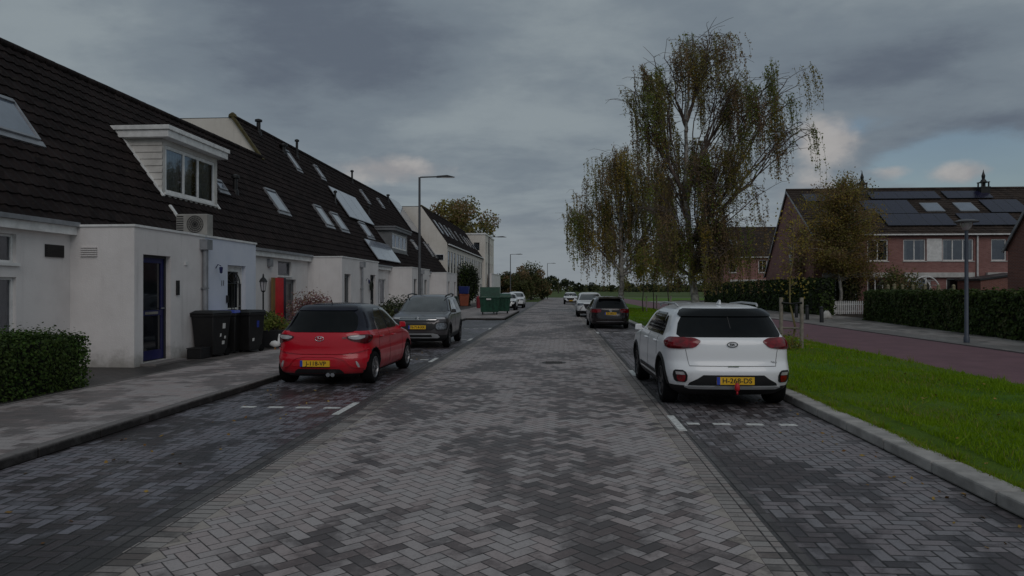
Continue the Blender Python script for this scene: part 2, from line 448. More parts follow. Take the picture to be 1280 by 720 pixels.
# grass blades on the nearer verge
def blades():
    A = []
    for (y0, y1, den) in ((5.5, 9, 1500), (9, 14, 900), (14, 24, 420), (24, 60, 110)):
        n = int((y1-y0)*4.2*den); x = rng.uniform(3.87, 8.09, n); y = rng.uniform(y0, y1, n)
        A.append(np.stack([x, y], 1))
    # overhanging tufts along the kerb
    n = 16000; yy_ = rng.uniform(5.5, 30, n); A.append(np.stack([3.86-.05*np.maximum(0, np.sin(yy_*4.3)*np.sin(yy_*1.7+1))+rng.normal(0, .028, n), yy_], 1))
    P = np.concatenate(A); n = len(P)
    clump = .5+.5*np.sin(P[:, 0]*5.3+np.sin(P[:, 1]*3.7)*2)*np.cos(P[:, 1]*4.1)
    z = np.array([lawn_z(a, b) for a, b in P])
    tuft = (np.sin(P[:, 0]*9+P[:, 1]*2)*np.sin(P[:, 1]*6.1+P[:, 0]*3)) > .86
    h = (1+tuft*1.3)*rng.uniform(.02, .05, n)*(0.7+.7*clump)*(1+P[:, 1]*.02); w = rng.uniform(.0035, .007, n)*(1+P[:, 1]*.05)
    an = rng.uniform(0, 2*math.pi, n); lean = rng.normal(0, .45, (n, 2))*h[:, None]
    V = np.empty((n, 3, 3)); V[:, 0] = np.stack([P[:, 0]-np.cos(an)*w, P[:, 1]-np.sin(an)*w, z-.01], 1)
    V[:, 1] = np.stack([P[:, 0]+np.cos(an)*w, P[:, 1]+np.sin(an)*w, z-.01], 1)
    V[:, 2] = np.stack([P[:, 0]+lean[:, 0], P[:, 1]+lean[:, 1], z+h], 1)
    me = bpy.data.meshes.new('grass'); me.vertices.add(n*3); me.vertices.foreach_set('co', V.reshape(-1))
    me.loops.add(n*3); me.loops.foreach_set('vertex_index', np.arange(n*3)); me.polygons.add(n)
    me.polygons.foreach_set('loop_start', np.arange(n)*3); me.polygons.foreach_set('loop_total', np.full(n, 3))
    me.materials.append(leafmat('grass_blade', (.135, .235, .003), (.225, .35, .008), .38)); me.materials.append(leafmat('dry_grass_blade', (.20, .22, .03), (.30, .27, .07), .3))
    dryp = .05+.22*((np.sin(P[:, 0]*2.1+1)*np.sin(P[:, 1]*1.1)) > .55)+.25*(P[:, 0] < 4.02); me.polygons.foreach_set('material_index', (rng.uniform(0, 1, n) < dryp).astype(int)); me.update(calc_edges=True)
    o = bpy.data.objects.new('grass', me); COL.objects.link(o)
    stuff(o, 'short bright green grass of the verge between kerb and red path', 'grass')
blades()
# painted parking marks
mb = MB()
def mark(x0, x1, y0, y1): mb.box(x0, x1, y0, y1, .001, .005)
for x0, x1 in ((1.68, 1.84), (2.02, 2.24), (2.45, 2.67), (2.88, 3.10)): mark(x0, x1, 9.32, 9.43)
mark(1.50, 1.60, 8.9, 9.95)
for x0, x1 in ((-4.82, -4.60), (-4.40, -4.17), (-3.97, -3.74), (-3.54, -3.30)): mark(x0, x1, 10.2, 10.31)
mark(-3.24, -3.14, 9.7, 10.75)
for yy_ in (15.0, 28.9, 34.6, 41.0):
    for q in range(4): mark(1.78+q*.42, 2.0+q*.42, yy_, yy_+.11)
    mark(1.50, 1.60, yy_-.5, yy_+.5)
for yy_ in (17.4, 24.6, 31.6):
    mark(-3.24, -3.14, yy_-.5, yy_+.5)
    for q in range(4): mark(-3.54-q*.42, -3.32-q*.42, yy_, yy_+.11)
struct(mb.build('road_markings', m_paint))
mb = MB(); mb.lathe([(.001, .006), (.27, .006), (.30, .004), (.30, .0)][::-1], (-.15, 17.0, 0), seg=32)
for a in range(-4, 5): mb.box(-.15-.2, -.15+.2, 17+a*.05-.012, 17+a*.05+.012, .004, .009)
tag(mb.build('manhole_cover', M('cast_iron', (.05, .045, .042), .6, metal=.3, bmp=.3)), 'round dark iron manhole cover set in the middle of the brick lane', 'manhole cover')
# fallen leaves
n = 420
C = np.stack([np.concatenate([rng.uniform(-5.45, -3.6, 120), 3.5-np.abs(rng.normal(0, .35, 110)), rng.uniform(3.9, 8, 190)]), rng.uniform(4.5, 26, n), np.zeros(n)], 1)
C[:, 2] = [.008 if x < 3.7 else lawn_z(x, y)+.03 for x, y in C[:, :2]]
fl = leaves('fallen_leaves', C, rng.uniform(.02, .045, n), [leafmat('dead_leaf', (.16, .07, .02), (.36, .24, .06), .1)], nrm=np.tile([0, 0, 1.6], (n, 1)))
stuff(fl, 'scattered small yellow and brown fallen leaves on paving and grass', 'leaves')

# ================================================================ sky, sun, camera
world = bpy.data.worlds.new('World'); scene.world = world; world.use_nodes = True
nt = world.node_tree; bg = nt.nodes['Background']
SUN_EL, SUN_AZ = R(40), R(163)       # azimuth clockwise from +Y: behind the camera, a little to the left
sky = nt.nodes.new('ShaderNodeTexSky'); sky.sky_type = 'NISHITA'; sky.sun_disc = False
sky.sun_elevation = SUN_EL; sky.sun_rotation = SUN_AZ; sky.air_density = 1.2; sky.dust_density = 1.5; sky.ozone_density = 1.5
tc = nt.nodes.new('ShaderNodeTexCoord'); d = S(nt, tc.outputs['Generated']); dx, dy, dz = sep(nt, d)
den = dz.max(0.0)+.13
cx_, cy_ = dx/den, dy/den
warp = noise(nt, comb(nt, cx_*.9, cy_*.9, 2.0), 1.1, 3, .5)
q = comb(nt, cx_*.8+warp*.5, cy_+warp*.4, 1.7)
n1 = noise(nt, q, .95, 9, .56, .15); n4 = noise(nt, comb(nt, cx_*1.1+3.1, cy_*1.3, 9.0), 2.6, 6, .6, .2)
n3 = noise(nt, comb(nt, dx, dy, dz*2.2), 7.0, 8, .60, .25)
def blob(ax, el, sx, sy):     # soft weight 0..1 around azimuth ax (deg right of +Y), elevation el (deg)
    a = (dx/dy.max(.05)-math.tan(R(ax)))/math.tan(R(sx)); e = (dz/((dx*dx+dy*dy).pw(.5)).max(.05)-math.tan(R(el)))/math.tan(R(sy))
    return ((a*a+e*e)*-1.0)._m('EXPONENT')*dy.gt(.05)
bias = blob(-20, 20, 13, 6)*.20+blob(-33, 26, 9, 5)*.05+blob(27, 14, 11, 6)*.17+blob(4, 30, 10, 4)*.04-blob(-2, 15, 11, 9)*.12-blob(-38, 20, 6, 8)*.03
D = n1*.62+n4*.22+n3*.16+bias
c_lt = (.485, .565, .615); c_md = (.33, .40, .47); c_dk = (.215, .262, .335)
base = cmix(nt, D.sstep(.40, .58), c_lt, c_md); base = cmix(nt, D.sstep(.56, .72), base, c_dk)
hz = dz.sstep(0.0, .16, 1.0, 0.0)
base = cmix(nt, hz*.6, base, (.46, .50, .54))
skyc = cmix(nt, 1.0, S(nt, sky.outputs[0]), (.12, .12, .12), 'MULTIPLY')
gp = ((blob(29, 8.5, 10, 2.6)*1.15).max(blob(22, 12, 5, 2.0)*.7)+(n3-.5)*1.3).sstep(.45, .85)
base = cmix(nt, gp*.85, base, skyc)
lump = noise(nt, comb(nt, dx*1.0, dy, dz*1.7), 16.0, 6, .55, .1)
cu = (blob(-14, 9.6, 6.5, 1.6).max(blob(20.5, 11.0, 3.6, 2.6)).max(blob(19, 7.5, 4, 2.5)*.8).max(blob(29.0, 8.0, 3.6, 1.1)).max(blob(24.5, 8.4, 2.4, .8)*.85)+(lump-.5)*1.1).sstep(.42, .95)
shade = lump.sstep(.35, .65)
base = cmix(nt, cu*.85, base, cmix(nt, shade, (.58, .56, .57), (.78, .75, .73)))
below = dz.lt(-.002)
base = cmix(nt, below, base, (.20, .21, .20))
nt.links.new(base.k, bg.inputs[0]); bg.inputs[1].default_value = 1.0
sun = bpy.data.lights.new('sun', 'SUN'); sun.energy = 1.05; sun.angle = R(40); sun.color = (1, .93, .89)
so = bpy.data.objects.new('sun', sun); COL.objects.link(so)
sd = Vector((math.sin(SUN_AZ)*math.cos(SUN_EL), math.cos(SUN_AZ)*math.cos(SUN_EL), math.sin(SUN_EL)))
so.rotation_euler = sd.to_track_quat('Z', 'Y').to_euler(); so.location = sd*60+Vector((0, 0, 30))
cam = bpy.data.cameras.new('camera'); cam.lens = 36*F/1280; cam.sensor_width = 36; cam.clip_end = 6000; cam.clip_start = .05
co = bpy.data.objects.new('camera', cam); COL.objects.link(co); co.location = CAM
co.rotation_euler = (R(90)+math.atan(2/F), 0, TH); scene.camera = co
scene.view_settings.view_transform = 'Standard'; scene.view_settings.look = 'None'
scene.view_settings.exposure = -0.97; scene.view_settings.gamma = 1.0; scene.view_settings.use_curve_mapping = False
scene.cycles.max_bounces = 6; scene.cycles.transparent_max_bounces = 8
# ================================================================ shared building materials
def render_mat(name, a, b_, stain=(.16, .15, .12)):
    m, nt, b = newmat(name); P = objco(nt); x, y, z = sep(nt, P); u = x+y
    f = noise(nt, P, .9, 6, .65).sstep(.3, .7)
    c = cmix(nt, f, a, b_)
    sk = noise(nt, comb(nt, u*5.0, z*.35, 0.0), 1.0, 5, .65).sstep(.52, .78)*(noise(nt, P, .5, 2).sstep(.35, .65))
    c = cmix(nt, sk*.6, c, tuple(v*.62 for v in a))
    lo_ = (z*-1.0+.55+noise(nt, P, 3.0, 5, .7)*.9-.45).sstep(0.0, .55)
    c = cmix(nt, lo_*.65, c, stain)
    sp = noise(nt, P, 22, 4, .7).sstep(.66, .74); c = cmix(nt, sp*.25, c, tuple(v*.5 for v in a))
    setc(nt, b, 'Base Color', c); setc(nt, b, 'Roughness', .88); b.inputs['Specular IOR Level'].default_value = .25
    bump(nt, b, noise(nt, P, 38, 4, .6)+noise(nt, P, 2.2, 3)*1.2, .45, .012); return m
m_plast = render_mat('white_render', (.67, .64, .63), (.77, .74, .73))
m_plastB = render_mat('pale_blue_render', (.60, .64, .74), (.68, .71, .79))
m_cream = render_mat('cream_render', (.66, .62, .56), (.74, .70, .64))
m_trim = M('white_trim', (.76, .76, .75), .55, var=.16, scale=4)
m_zinc = M('zinc', (.30, .31, .33), .45, metal=.5, var=.2, scale=4)
m_grey = M('grey_frame', (.16, .165, .17), .5)
m_dark = M('dark_frame', (.025, .027, .03), .45)
m_blue = M('blue_door_paint', (.008, .010, .085), .4, var=.2)
def glassmat(name):
    m, nt, b = newmat(name); tr = nt.nodes.new('ShaderNodeBsdfTransparent'); tr.inputs[0].default_value = (.62, .66, .66, 1)
    gl = nt.nodes.new('ShaderNodeBsdfGlossy'); gl.inputs['Roughness'].default_value = .03; gl.inputs[0].default_value = (.85, .9, 1, 1)
    lw = nt.nodes.new('ShaderNodeLayerWeight'); lw.inputs[0].default_value = .35
    f = S(nt, lw.outputs['Fresnel'])*.9+.12; mx = nt.nodes.new('ShaderNodeMixShader')
    nt.links.new(f.k, mx.inputs[0]); nt.links.new(tr.outputs[0], mx.inputs[1]); nt.links.new(gl.outputs[0], mx.inputs[2])
    P = objco(nt); bp = nt.nodes.new('ShaderNodeBump'); bp.inputs['Strength'].default_value = .08; nt.links.new(noise(nt, P, 2.0, 2).k, bp.inputs['Height']); nt.links.new(bp.outputs[0], gl.inputs['Normal'])
    nt.links.new(mx.outputs[0], nt.nodes['Material Output'].inputs[0]); return m
m_glass = glassmat('window_glass')
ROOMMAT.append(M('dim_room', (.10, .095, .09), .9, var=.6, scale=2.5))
m_dglass = M('dark_door_glass', (.012, .014, .018), .06, var=.3, scale=1.2, spec=.7)
m_glassR = M('roof_glass', (.14, .17, .22), .05, var=.2, scale=1.5, spec=1.0, coat=.6)
m_curt = M('net_curtain', (.45, .45, .45), .9, var=.2, scale=8)
m_black = M('black_plastic', (.006, .006, .007), .5, var=.3)
m_brass = M('letter_plate', (.45, .43, .38), .35, metal=.7)
m_pv = M('solar_cells', (.012, .012, .034), .25, var=.3, scale=5, spec=.35, coat=.15)
m_pvb = M('solar_panel_pale', (.20, .23, .30), .18, var=.12, scale=3, spec=.9, coat=.8)
def tilemat(name, a, b_, moss):
    m, nt, b = newmat(name); P = objco(nt); x, y, z = sep(nt, P)
    f = noise(nt, P, .7, 6, .65).sstep(.3, .7); g = noise(nt, P, 9, 5, .7)
    r = wnoise(nt, comb(nt, ((x+y)*3.33).floor(), (z*3.6).floor(), 0.0))
    c = cmix(nt, f, a, b_); c = cmix(nt, r*.65, c, tuple(v*.35 for v in a))
    c = cmix(nt, g.sstep(.60, .72)*.6, c, moss); c = cmix(nt, noise(nt, P, 3.1, 4, .7).sstep(.60, .72)*.5, c, tuple(v*.7 for v in moss))
    setc(nt, b, 'Base Color', c); setc(nt, b, 'Roughness', g*.1+.78); b.inputs['Specular IOR Level'].default_value = .15
    bump(nt, b, noise(nt, P, 70, 3), .35, .006); return m
m_tile = tilemat('dark_roof_tiles', (.016, .011, .011), (.027, .019, .018), (.060, .052, .038))
m_tileR = tilemat('brown_roof_tiles', (.050, .038, .033), (.075, .055, .045), (.06, .06, .05))
m_moss = M('mossy_ridge', (.09, .075, .03), .95, var=.5, scale=9, bmp=.8)
m_lead = M('lead_flashing', (.16, .165, .175), .6)

# ================================================================ terrace on the left
XF, XA, ZE, PT = -10.6, -9.15, 3.3, 1.4        # facade, porch front, eaves height, roof tangent
SL = math.sqrt(1+PT*PT)
UP = Vector((-1/SL, 0, PT/SL)); NR = Vector((PT/SL, 0, 1/SL))
ROOF_B = basis((XF+.12, 0, ZE-.12*PT), (0, 1, 0), UP, NR)   # u = world Y, v up the slope
def rp(px, py):
    p = onPlane(px, py, Vector((XF+.12, 0, ZE-.12*PT)), NR); q = p-Vector((XF+.12, 0, ZE-.12*PT)); return p.y, q.dot(UP)
def skylight(parent, quad, frame=m_zinc, glass=m_glassR):
    P = [rp(*q) for q in quad]       # photo corners: top-left, top-right, bottom-right, bottom-left
    y0 = (P[0][0]+P[3][0])/2; y1 = (P[1][0]+P[2][0])/2; v1 = (P[0][1]+P[1][1])/2; v0 = (P[2][1]+P[3][1])/2
    if y1-y0 < .5: y1 = y0+.6
    f = MB(); t = .06; B = ROOF_B; n0, n1 = -.05, .11
    f.box(y0, y0+t, v0, v1, n0, n1, 0, B); f.box(y1-t, y1, v0, v1, n0, n1, 0, B)
    f.box(y0+t, y1-t, v0, v0+t, n0, n1, 0, B); f.box(y0+t, y1-t, v1-t*1.6, v1, n0, n1+.02, 0, B)
    f.box(y0-.09, y1+.09, v0-.16, v0-.004, n0, .062, 0, B)
    o = f.build('skylight', frame, parent)
    g = MB(); g.quad(B(y0+t, v0+t, .085), B(y1-t, v0+t, .085), B(y1-t, v1-t, .085), B(y0+t, v1-t, .085)); g.build('pane', glass, o)
def panel(parent, y0, y1, v0, v1, mat=m_pvb, rows=1, cols=2, n=.16):
    B = ROOF_B; f = MB()
    f.box(y0, y1, v0, v1, n-.04, n, 0, B); o = f.build('solar_panel', m_zinc, parent)
    g = MB()
    for i in range(cols):
        for j in range(rows):
            a = y0+(y1-y0)*i/cols+.03; b = y0+(y1-y0)*(i+1)/cols-.03; c = v0+(v1-v0)*j/rows+.03; d_ = v0+(v1-v0)*(j+1)/rows-.03
            g.box(a, b, c, d_, n+.001, n+.006, 0, B)
    g.build('cell_sheet', mat, o)
def pipe_vent(parent, px, py, blkz, h, r=.07, cap=True, dark=True):
    Y, v = rp(px, py); p = ROOF_B(Y, v, 0); mb = MB()
    mb.lathe([(r*1.7, -.15), (r*1.5, .06), (r, .10), (r, h)], p, seg=14)
    if cap: mb.lathe([(r, h), (r*1.8, h+.02), (r*1.8, h+.11), (r*.4, h+.16)], p, seg=14)
    mb.build('vent_pipe', m_black if dark else m_zinc, parent, smooth=True, ang=40)
def door_left(parent, B, a, b, c, d, kind):
    f = MB(); t = .06; n = -.16
    fm = {'blue': m_dark, 'white': m_trim, 'grey': m_grey, 'dark': m_dark}[kind]
    f.box(a+.003, a+t, c, d-.003, n-.04, n+.05, 0, B); f.box(b-t, b-.003, c, d-.003, n-.04, n+.05, 0, B)
    f.box(a+t, b-t, d-t, d-.003, n-.04, n+.05, 0, B)
    o = MB()
    lm = {'blue': m_blue, 'white': m_trim, 'grey': m_grey, 'dark': m_dark}[kind]
    A, Bb, C, D = a+t, b-t, c+.02, d-t
    s_ = .11; mid = C+(D-C)*.46
    for (x0, x1, z0, z1) in ((A, A+s_, C, D), (Bb-s_, Bb, C, D), (A+s_, Bb-s_, C, C+.22), (A+s_, Bb-s_, D-s_, D), (A+s_, Bb-s_, mid-.06, mid+.06)):
        o.box(x0, x1, z0, z1, n-.02, n+.02, 0, B)
    dr = o.build('door', lm, parent); f.build('door_frame', fm, dr)
    g = MB(); g.box(A+s_, Bb-s_, mid+.06, D-s_, n-.01, n-.004, 0, B); g.build('pane', m_dglass, dr)
    g = MB(); g.box(A+s_, Bb-s_, C+.22, mid-.06, n-.012, n+.006, 0, B)
    g.build('lower_panel', m_dglass if kind in ('blue', 'dark') else lm, dr)
    g = MB(); g.box(A+s_+.12, Bb-s_-.12, mid-.03, mid+.03, n+.021, n+.03, 0, B); g.build('letter_plate', m_brass, dr)
    g = MB(); g.tube([B(Bb-.055, mid+.1, n+.02), B(Bb-.055, mid+.1, n+.07), B(Bb-.17, mid+.1, n+.07)], .012, 8); g.build('handle', m_zinc, dr)
    if kind == 'white':   # arched wrought grille over the glass
        g = MB(); k = (A+Bb)/2; r_ = (Bb-A)*.42
        for q in range(9):
            a0 = math.pi*q/8; a1 = math.pi*(q+1)/8
            if q < 8: g.tube([B(k+r_*math.cos(a0), D-.45+r_*.8*math.sin(a0), n+.05), B(k+r_*math.cos(a1), D-.45+r_*.8*math.sin(a1), n+.05)], .016, 6)
            g.tube([B(k, D-.45, n+.05), B(k+r_*math.cos(math.pi*q/8), D-.45+r_*.8*math.sin(math.pi*q/8), n+.05)], .010, 6)
        for q in (-1, 1):
            g.tube([B(k+q*r_, C+.15, n+.05), B(k+q*r_, D-.45, n+.05)], .035, 6); 
        g.tube([B(k-.07, C+.5, n+.05), B(k-.07, D-.5, n+.05)], .012, 6); g.tube([B(k+.07, C+.5, n+.05), B(k+.07, D-.5, n+.05)], .012, 6)
        g.build('door_grille', m_black, dr)
    return dr
def terrace_house(Y0, Y1, XR, label, porch, door, wins, doorkind='grey', wallm=None, porchm=None, cream_gable=None, near_gable=True, far_gable=False, flat_back=False):
    """porch=(y0,y1); door=(y0,y1,top) on the porch front; wins = openings on the facade (y0,y1,z0,z1,kind)"""
    wallm = wallm or m_plast; porchm = porchm or m_plast
    ZR = ZE+PT*(-XR-(-XF)); XB = XR-5.0
    t = thing('terraced_house', label, 'house', (XF, Y0, .05), 0, 'white terraced houses on the left')
    Bf = basis((XF, Y0, 0), (0, 1, 0), (0, 0, 1), (1, 0, 0))
    w = MB(); L = Y1-Y0
    p0, p1 = porch[0]-Y0, porch[1]-Y0
    ops = [(a-Y0, b-Y0, c, d_) for a, b, c, d_, k in wins]
    wall(w, Bf, L-.002, ZE-.16, ops, .14, v0=-.05)
    # party/gable faces
    for Yg, show in ((Y0+.001, near_gable), (Y1-.001, far_gable)):
        if not show: continue
        pts = [(XF, Yg, -.05), (XF, Yg, ZE-.16), (XR, Yg, ZR-.06)]
        pts += [(XB, Yg, ZR-.06), (XB, Yg, -.05)] if flat_back else [(XB, Yg, ZE), (XB, Yg, -.05)]
        w.poly(pts)
    w.quad((XB, Y0, -.05), (XB, Y1, -.05), (XB, Y1, ZR-.06 if flat_back else ZE), (XB, Y0, ZR-.06 if flat_back else ZE))
    w.build('wall', cream_gable or wallm, t)
    for (a, b, c, d_, k) in wins:
        if k == 'door': door_left(t, Bf, a-Y0, b-Y0, c, d_, 'grey')
        else: window(t, Bf, a-Y0, b-Y0, c, d_, m_trim if k != 'g' else m_grey, m_glass, mull=[(a+b)/2-Y0] if b-a > 1.4 else (), sill=m_trim, curtain=(m_curt, ((0, .25),)) if k == 'c' else None)
    # roof
    r = MB(); vtop = (-XR+XF+.12)*SL+.02
    tiles(r, ROOF_B, Y0, Y1, vtop)
    # sheathing under the tiles and the rear
    Bq = ROOF_B; r.quad(Bq(Y0, -.02, -.05), Bq(Y1, -.02, -.05), Bq(Y1, vtop, -.05), Bq(Y0, vtop, -.05))
    if flat_back: r.quad((XR, Y0, ZR-.03), (XB-.1, Y0, ZR-.03), (XB-.1, Y1, ZR-.03), (XR, Y1, ZR-.03))
    else: r.quad((XR, Y0, ZR), (XB-.1, Y0, ZE), (XB-.1, Y1, ZE), (XR, Y1, ZR))
    ro = r.build('roof', m_tile, t)
    g = MB(); yy2 = Y0
    while yy2 < Y1-.05:
        e = min(yy2+.42, Y1)
        g.tube([(XR, yy2, ZR+.01+random.uniform(-.006, .006)), (XR, e-.01, ZR+.028)], [.12, .105], 10); yy2 = e
    g.build('ridge_tiles', m_tile, ro, smooth=True, ang=50)
    # gutter and fascia on the free part of the facade
    fa = MB()
    free = []
    if p0 > .1: free.append((0, p0))
    if L-p1 > .1: free.append((p1, L))
    for a, b in free:
        fa.box(a, b-.002, ZE-.34, ZE-.165, .003, .16, 0, Bf)
    if free: fa.build('fascia', m_trim, t)
    gu = MB()
    for a, b in free: gu.box(a, b-.002, ZE-.162, ZE-.07, .06, .235, 0, Bf)
    if free: gu.build('gutter', m_zinc, t)
    # porch
    pw = MB(); H = 3.14; a, b = p0, p1; D = XA-XF
    Bp = basis((XA, Y0, 0), (0, 1, 0), (0, 0, 1), (1, 0, 0))
    dops = [(door[0]-Y0, door[1]-Y0, .16, door[2])]
    wall(pw, Bp, b-.001, H, dops, .26, u0=a, v0=-.05)
    if a > .01: pw.quad((XF, Y0+a, -.05), (XA, Y0+a, -.05), (XA, Y0+a, H), (XF, Y0+a, H))
    if b < L-.01: pw.quad((XA, Y0+b, -.05), (XF, Y0+b, -.05), (XF, Y0+b, H), (XA, Y0+b, H))
    pw.quad((XF, Y0+a, H-.03), (XA, Y0+a, H-.03), (XA, Y0+b, H-.03), (XF, Y0+b, H-.03))
    po = pw.build('porch', porchm, t)
    c = MB(); c.box(a-.03, b+(.03 if b < L-.01 else -.001), H, H+.05, -.2, .03, 0, Bp)
    if a > .01: c.box(XF+.003, XA-.202, Y0+a-.03, Y0+a+.12, H+.002, H+.048)
    if b < L-.01: c.box(XF+.003, XA-.202, Y0+b-.12, Y0+b+.03, H+.002, H+.048)
    c.build('coping', m_trim, po)
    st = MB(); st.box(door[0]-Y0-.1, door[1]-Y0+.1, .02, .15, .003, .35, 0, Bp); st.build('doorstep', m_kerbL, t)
    door_left(t, Bp, door[0]-Y0, door[1]-Y0, .16, door[2], doorkind)
    return t, Bf, Bp
bnd = [10.4, 17.4, 24.5, 31.6, 38.6, 45.6, 52.2, 58.8, 65.4]
XL, XH = -13.9, -15.3
H1, F1, P1 = terrace_house(10.4, 17.4, XL, 'nearest white terraced house with glazed navy blue front door behind the clipped hedge', (14.4, 17.4), (14.72, 15.80, 2.56),
    [(10.9, 12.9, .55, 2.02, 'c'), (10.9, 12.9, 2.30, 2.86, 'w')], 'blue', near_gable=True)
H2, F2, P2 = terrace_house(17.4, 24.5, XL, 'white terraced house with pale blue porch and big white dormer on its roof', (17.4, 20.4), (18.62, 19.72, 2.46),
    [], 'white', porchm=m_plastB)
H3, F3, P3 = terrace_house(24.5, 31.6, XL, 'terraced house with long facade behind the pink leaved shrub and grey side door', (28.7, 31.6), (29.05, 29.95, 2.45),
    [(25.55, 26.85, 2.32, 2.86, 'g'), (26.1, 27.35, .16, 2.18, 'door')], 'grey', far_gable=False)
H4, F4, P4 = terrace_house(31.6, 38.6, XH, 'taller terraced house with cream gable end and wreath on its front door', (31.6, 34.6), (33.1, 34.05, 2.5),
    [(35.4, 37.6, .9, 2.4, 'w')], 'dark', near_gable=True, flat_back=True, cream_gable=m_cream)
H5, F5, P5 = terrace_house(38.6, 45.6, XH, 'high roofed terraced house with two pale solar panels on its slope, fifth along', (42.6, 45.6), (43.2, 44.1, 2.45),
    [(39.6, 41.8, .9, 2.4, 'w')], 'grey', flat_back=True)
H6, F6, P6 = terrace_house(45.6, 52.2, XH, 'high roofed terraced house with the dark clad dormer, sixth along', (45.6, 48.4), (46.6, 47.5, 2.45),
    [(49.2, 51.4, .9, 2.4, 'w')], 'grey', flat_back=True)
H7, F7, P7 = terrace_house(52.2, 58.8, XH, 'high roofed terraced house with pale strip of panels near its ridge, seventh along', (55.8, 58.8), (56.6, 57.4, 2.45),
    [(53.2, 55.0, .9, 2.4, 'w')], 'grey', flat_back=True)
H8, F8, P8 = terrace_house(58.8, 65.4, XH, 'last high roofed terraced house before the two storey row', (58.8, 61.4), (59.9, 60.8, 2.45),
    [(62.2, 64.4, .9, 2.4, 'w')], 'grey', flat_back=True)
mb = MB(); 
# mossy verge along the near edge of the taller roof
mb.box(31.45, 31.66, 5.75, (-XH+XF+.12)*SL+.1, -.04, .075, 0, ROOF_B); mb.lathe([(.01, -.1), (.2, -.02), (.17, .1), (.05, .2)], (XH, 31.62, ZE+PT*(-XH+XF)), seg=10)
mb.build('verge_tiles', m_moss, H4)
mb = MB(); mb.box(19.22, 19.33, -.02, 1.28, .03, .075, 0, ROOF_B); mb.build('flashing_strip', m_trim, H2)
# skylights (photo quads: tl, tr, br, bl)
skylight(H1, [(-40, 110), (14, 129), (47, 179), (-20, 158)])
skylight(H2, [(262, 224), (270, 227), (282, 240), (274, 238)])
skylight(H3, [(329, 237), (342, 240), (359, 267), (346, 264)])
skylight(H5, [(391, 257), (400, 260), (415, 284), (405, 281)])
skylight(H5, [(412, 266), (421, 269), (433, 289), (424, 287)])
skylight(H6, [(448, 278), (456, 281), (465, 298), (456, 295)])
skylight(H4, [(356, 189), (362, 192), (373, 213), (367, 210)])
skylight(H4, [(391, 207), (395, 209), (405, 224), (400, 222)])
skylight(H6, [(450, 238), (453, 240), (459, 253), (456, 251)])
skylight(H7, [(470, 248), (473, 250), (479, 259), (476, 258)])
skylight(H7, [(512, 300), (516, 302), (522, 311), (518, 310)])
skylight(H8, [(529, 303), (532, 305), (540, 320), (537, 318)])
skylight(H8, [(534, 305), (537, 307), (545, 322), (542, 320)])
def quadpanel(parent, q, **kw):
    P = [rp(*p) for p in q]; panel(parent, (P[0][0]+P[3][0])/2, (P[1][0]+P[2][0])/2, (P[2][1]+P[3][1])/2, (P[0][1]+P[1][1])/2, **kw)
quadpanel(H5, [(409, 235), (443, 249), (465, 284), (433, 271)], cols=3)
quadpanel(H5, [(451, 302), (480, 305), (499, 329), (475, 328)], cols=3)
quadpanel(H7, [(487, 249), (498, 255), (523, 292), (512, 290)], cols=1, rows=3)
for par, px, py, h, r in ((H4, 323, 166, .55, .10), (H4, 354, 190, .30, .12), (H4, 371, 196, .85, .07), (H5, 440, 228, .75, .07), (H7, 485, 252, .5, .09), (H5, 419, 254, .6, .06), (H2, 294, 240, .5, .08), (H6, 461, 268, .45, .06)):
    pipe_vent(par, px, py, 0, h, r)
# the white dormer and the dark one
def dormer(parent, Y0, Y1, XD, z0, z1, matc, matf, frame, mull, over=.28, siding=True, fz=.34, lap=.13):
    d = MB(); xr = XF-(z1-ZE)/PT     # where the top meets the slope
    B = basis((XD, Y0, 0), (0, 1, 0), (0, 0, 1), (1, 0, 0)); L = Y1-Y0
    zl = ZE+PT*(XF-XD)               # roof height at the dormer front
    wall(d, B, L, z1, [(.13, L-.13, z0+.1, z1-.16)], .10, v0=zl-.15)
    for Yc, s_ in ((Y0, -1), (Y1, 1)):
        n = 9; zz = [zl-.1+(z1-zl+.1)*i/n for i in range(n+1)]
        for i in range(n):       # lapped boards on the cheeks
            xa = XF-(zz[i]-ZE)/PT-.15; xb = XF-(zz[i+1]-ZE)/PT-.15
            o0, o1 = (.022*s_, .0) if siding else (0, 0)
            d.quad((XD, Yc+o0, zz[i]), (xa, Yc+o0, zz[i]), (xb, Yc+o1, zz[i+1]), (XD, Yc+o1, zz[i+1]))
            d.quad((XD, Yc+o0, zz[i]), (xa, Yc+o0, zz[i]), (xa, Yc, zz[i]), (XD, Yc, zz[i]))
    o = d.build('dormer', matc, parent)
    w = window(o, B, .13, L-.13, z0+.1, z1-.16, frame, m_glass, n=-.05, mull=mull, t=.10, name='window', sill=m_trim if siding else None, curtain=(m_curt, ((.02, .34), (.36, .58), (.72, .98))) if siding else None)
    f = MB(); f.box(xr-.25, XD+over, Y0-.2, Y1+.2, z1+.004, z1+fz*.62); f.box(xr-.3, XD+over+.05, Y0-.25, Y1+.25, z1+fz*.62+.002, z1+fz)
    f.build('dormer_roof', matf, o, bevel=.01)
    s_ = MB()
    for Yc in (Y0-.06, Y1+.06):
        v0 = ((XF+.12)-XD)*SL; s_.box(Yc-.05, Yc+.05, v0-.05, (XF+.12-xr)*SL, .03, .07, 0, ROOF_B)
    s_.build('flashing', m_lead if not siding else m_trim, o)
    return o
dormer(H2, 19.35, 22.55, -11.45, 4.5, 6.15, M('dormer_boards', (.56, .54, .51), .7, var=.15), m_trim, m_trim, (1.18, 2.02))
dormer(H6, 46.2, 50.9, -11.3, 4.5, 5.78, m_grey, m_lead, m_trim, (1.2, 2.35, 3.5), siding=False, fz=.28)
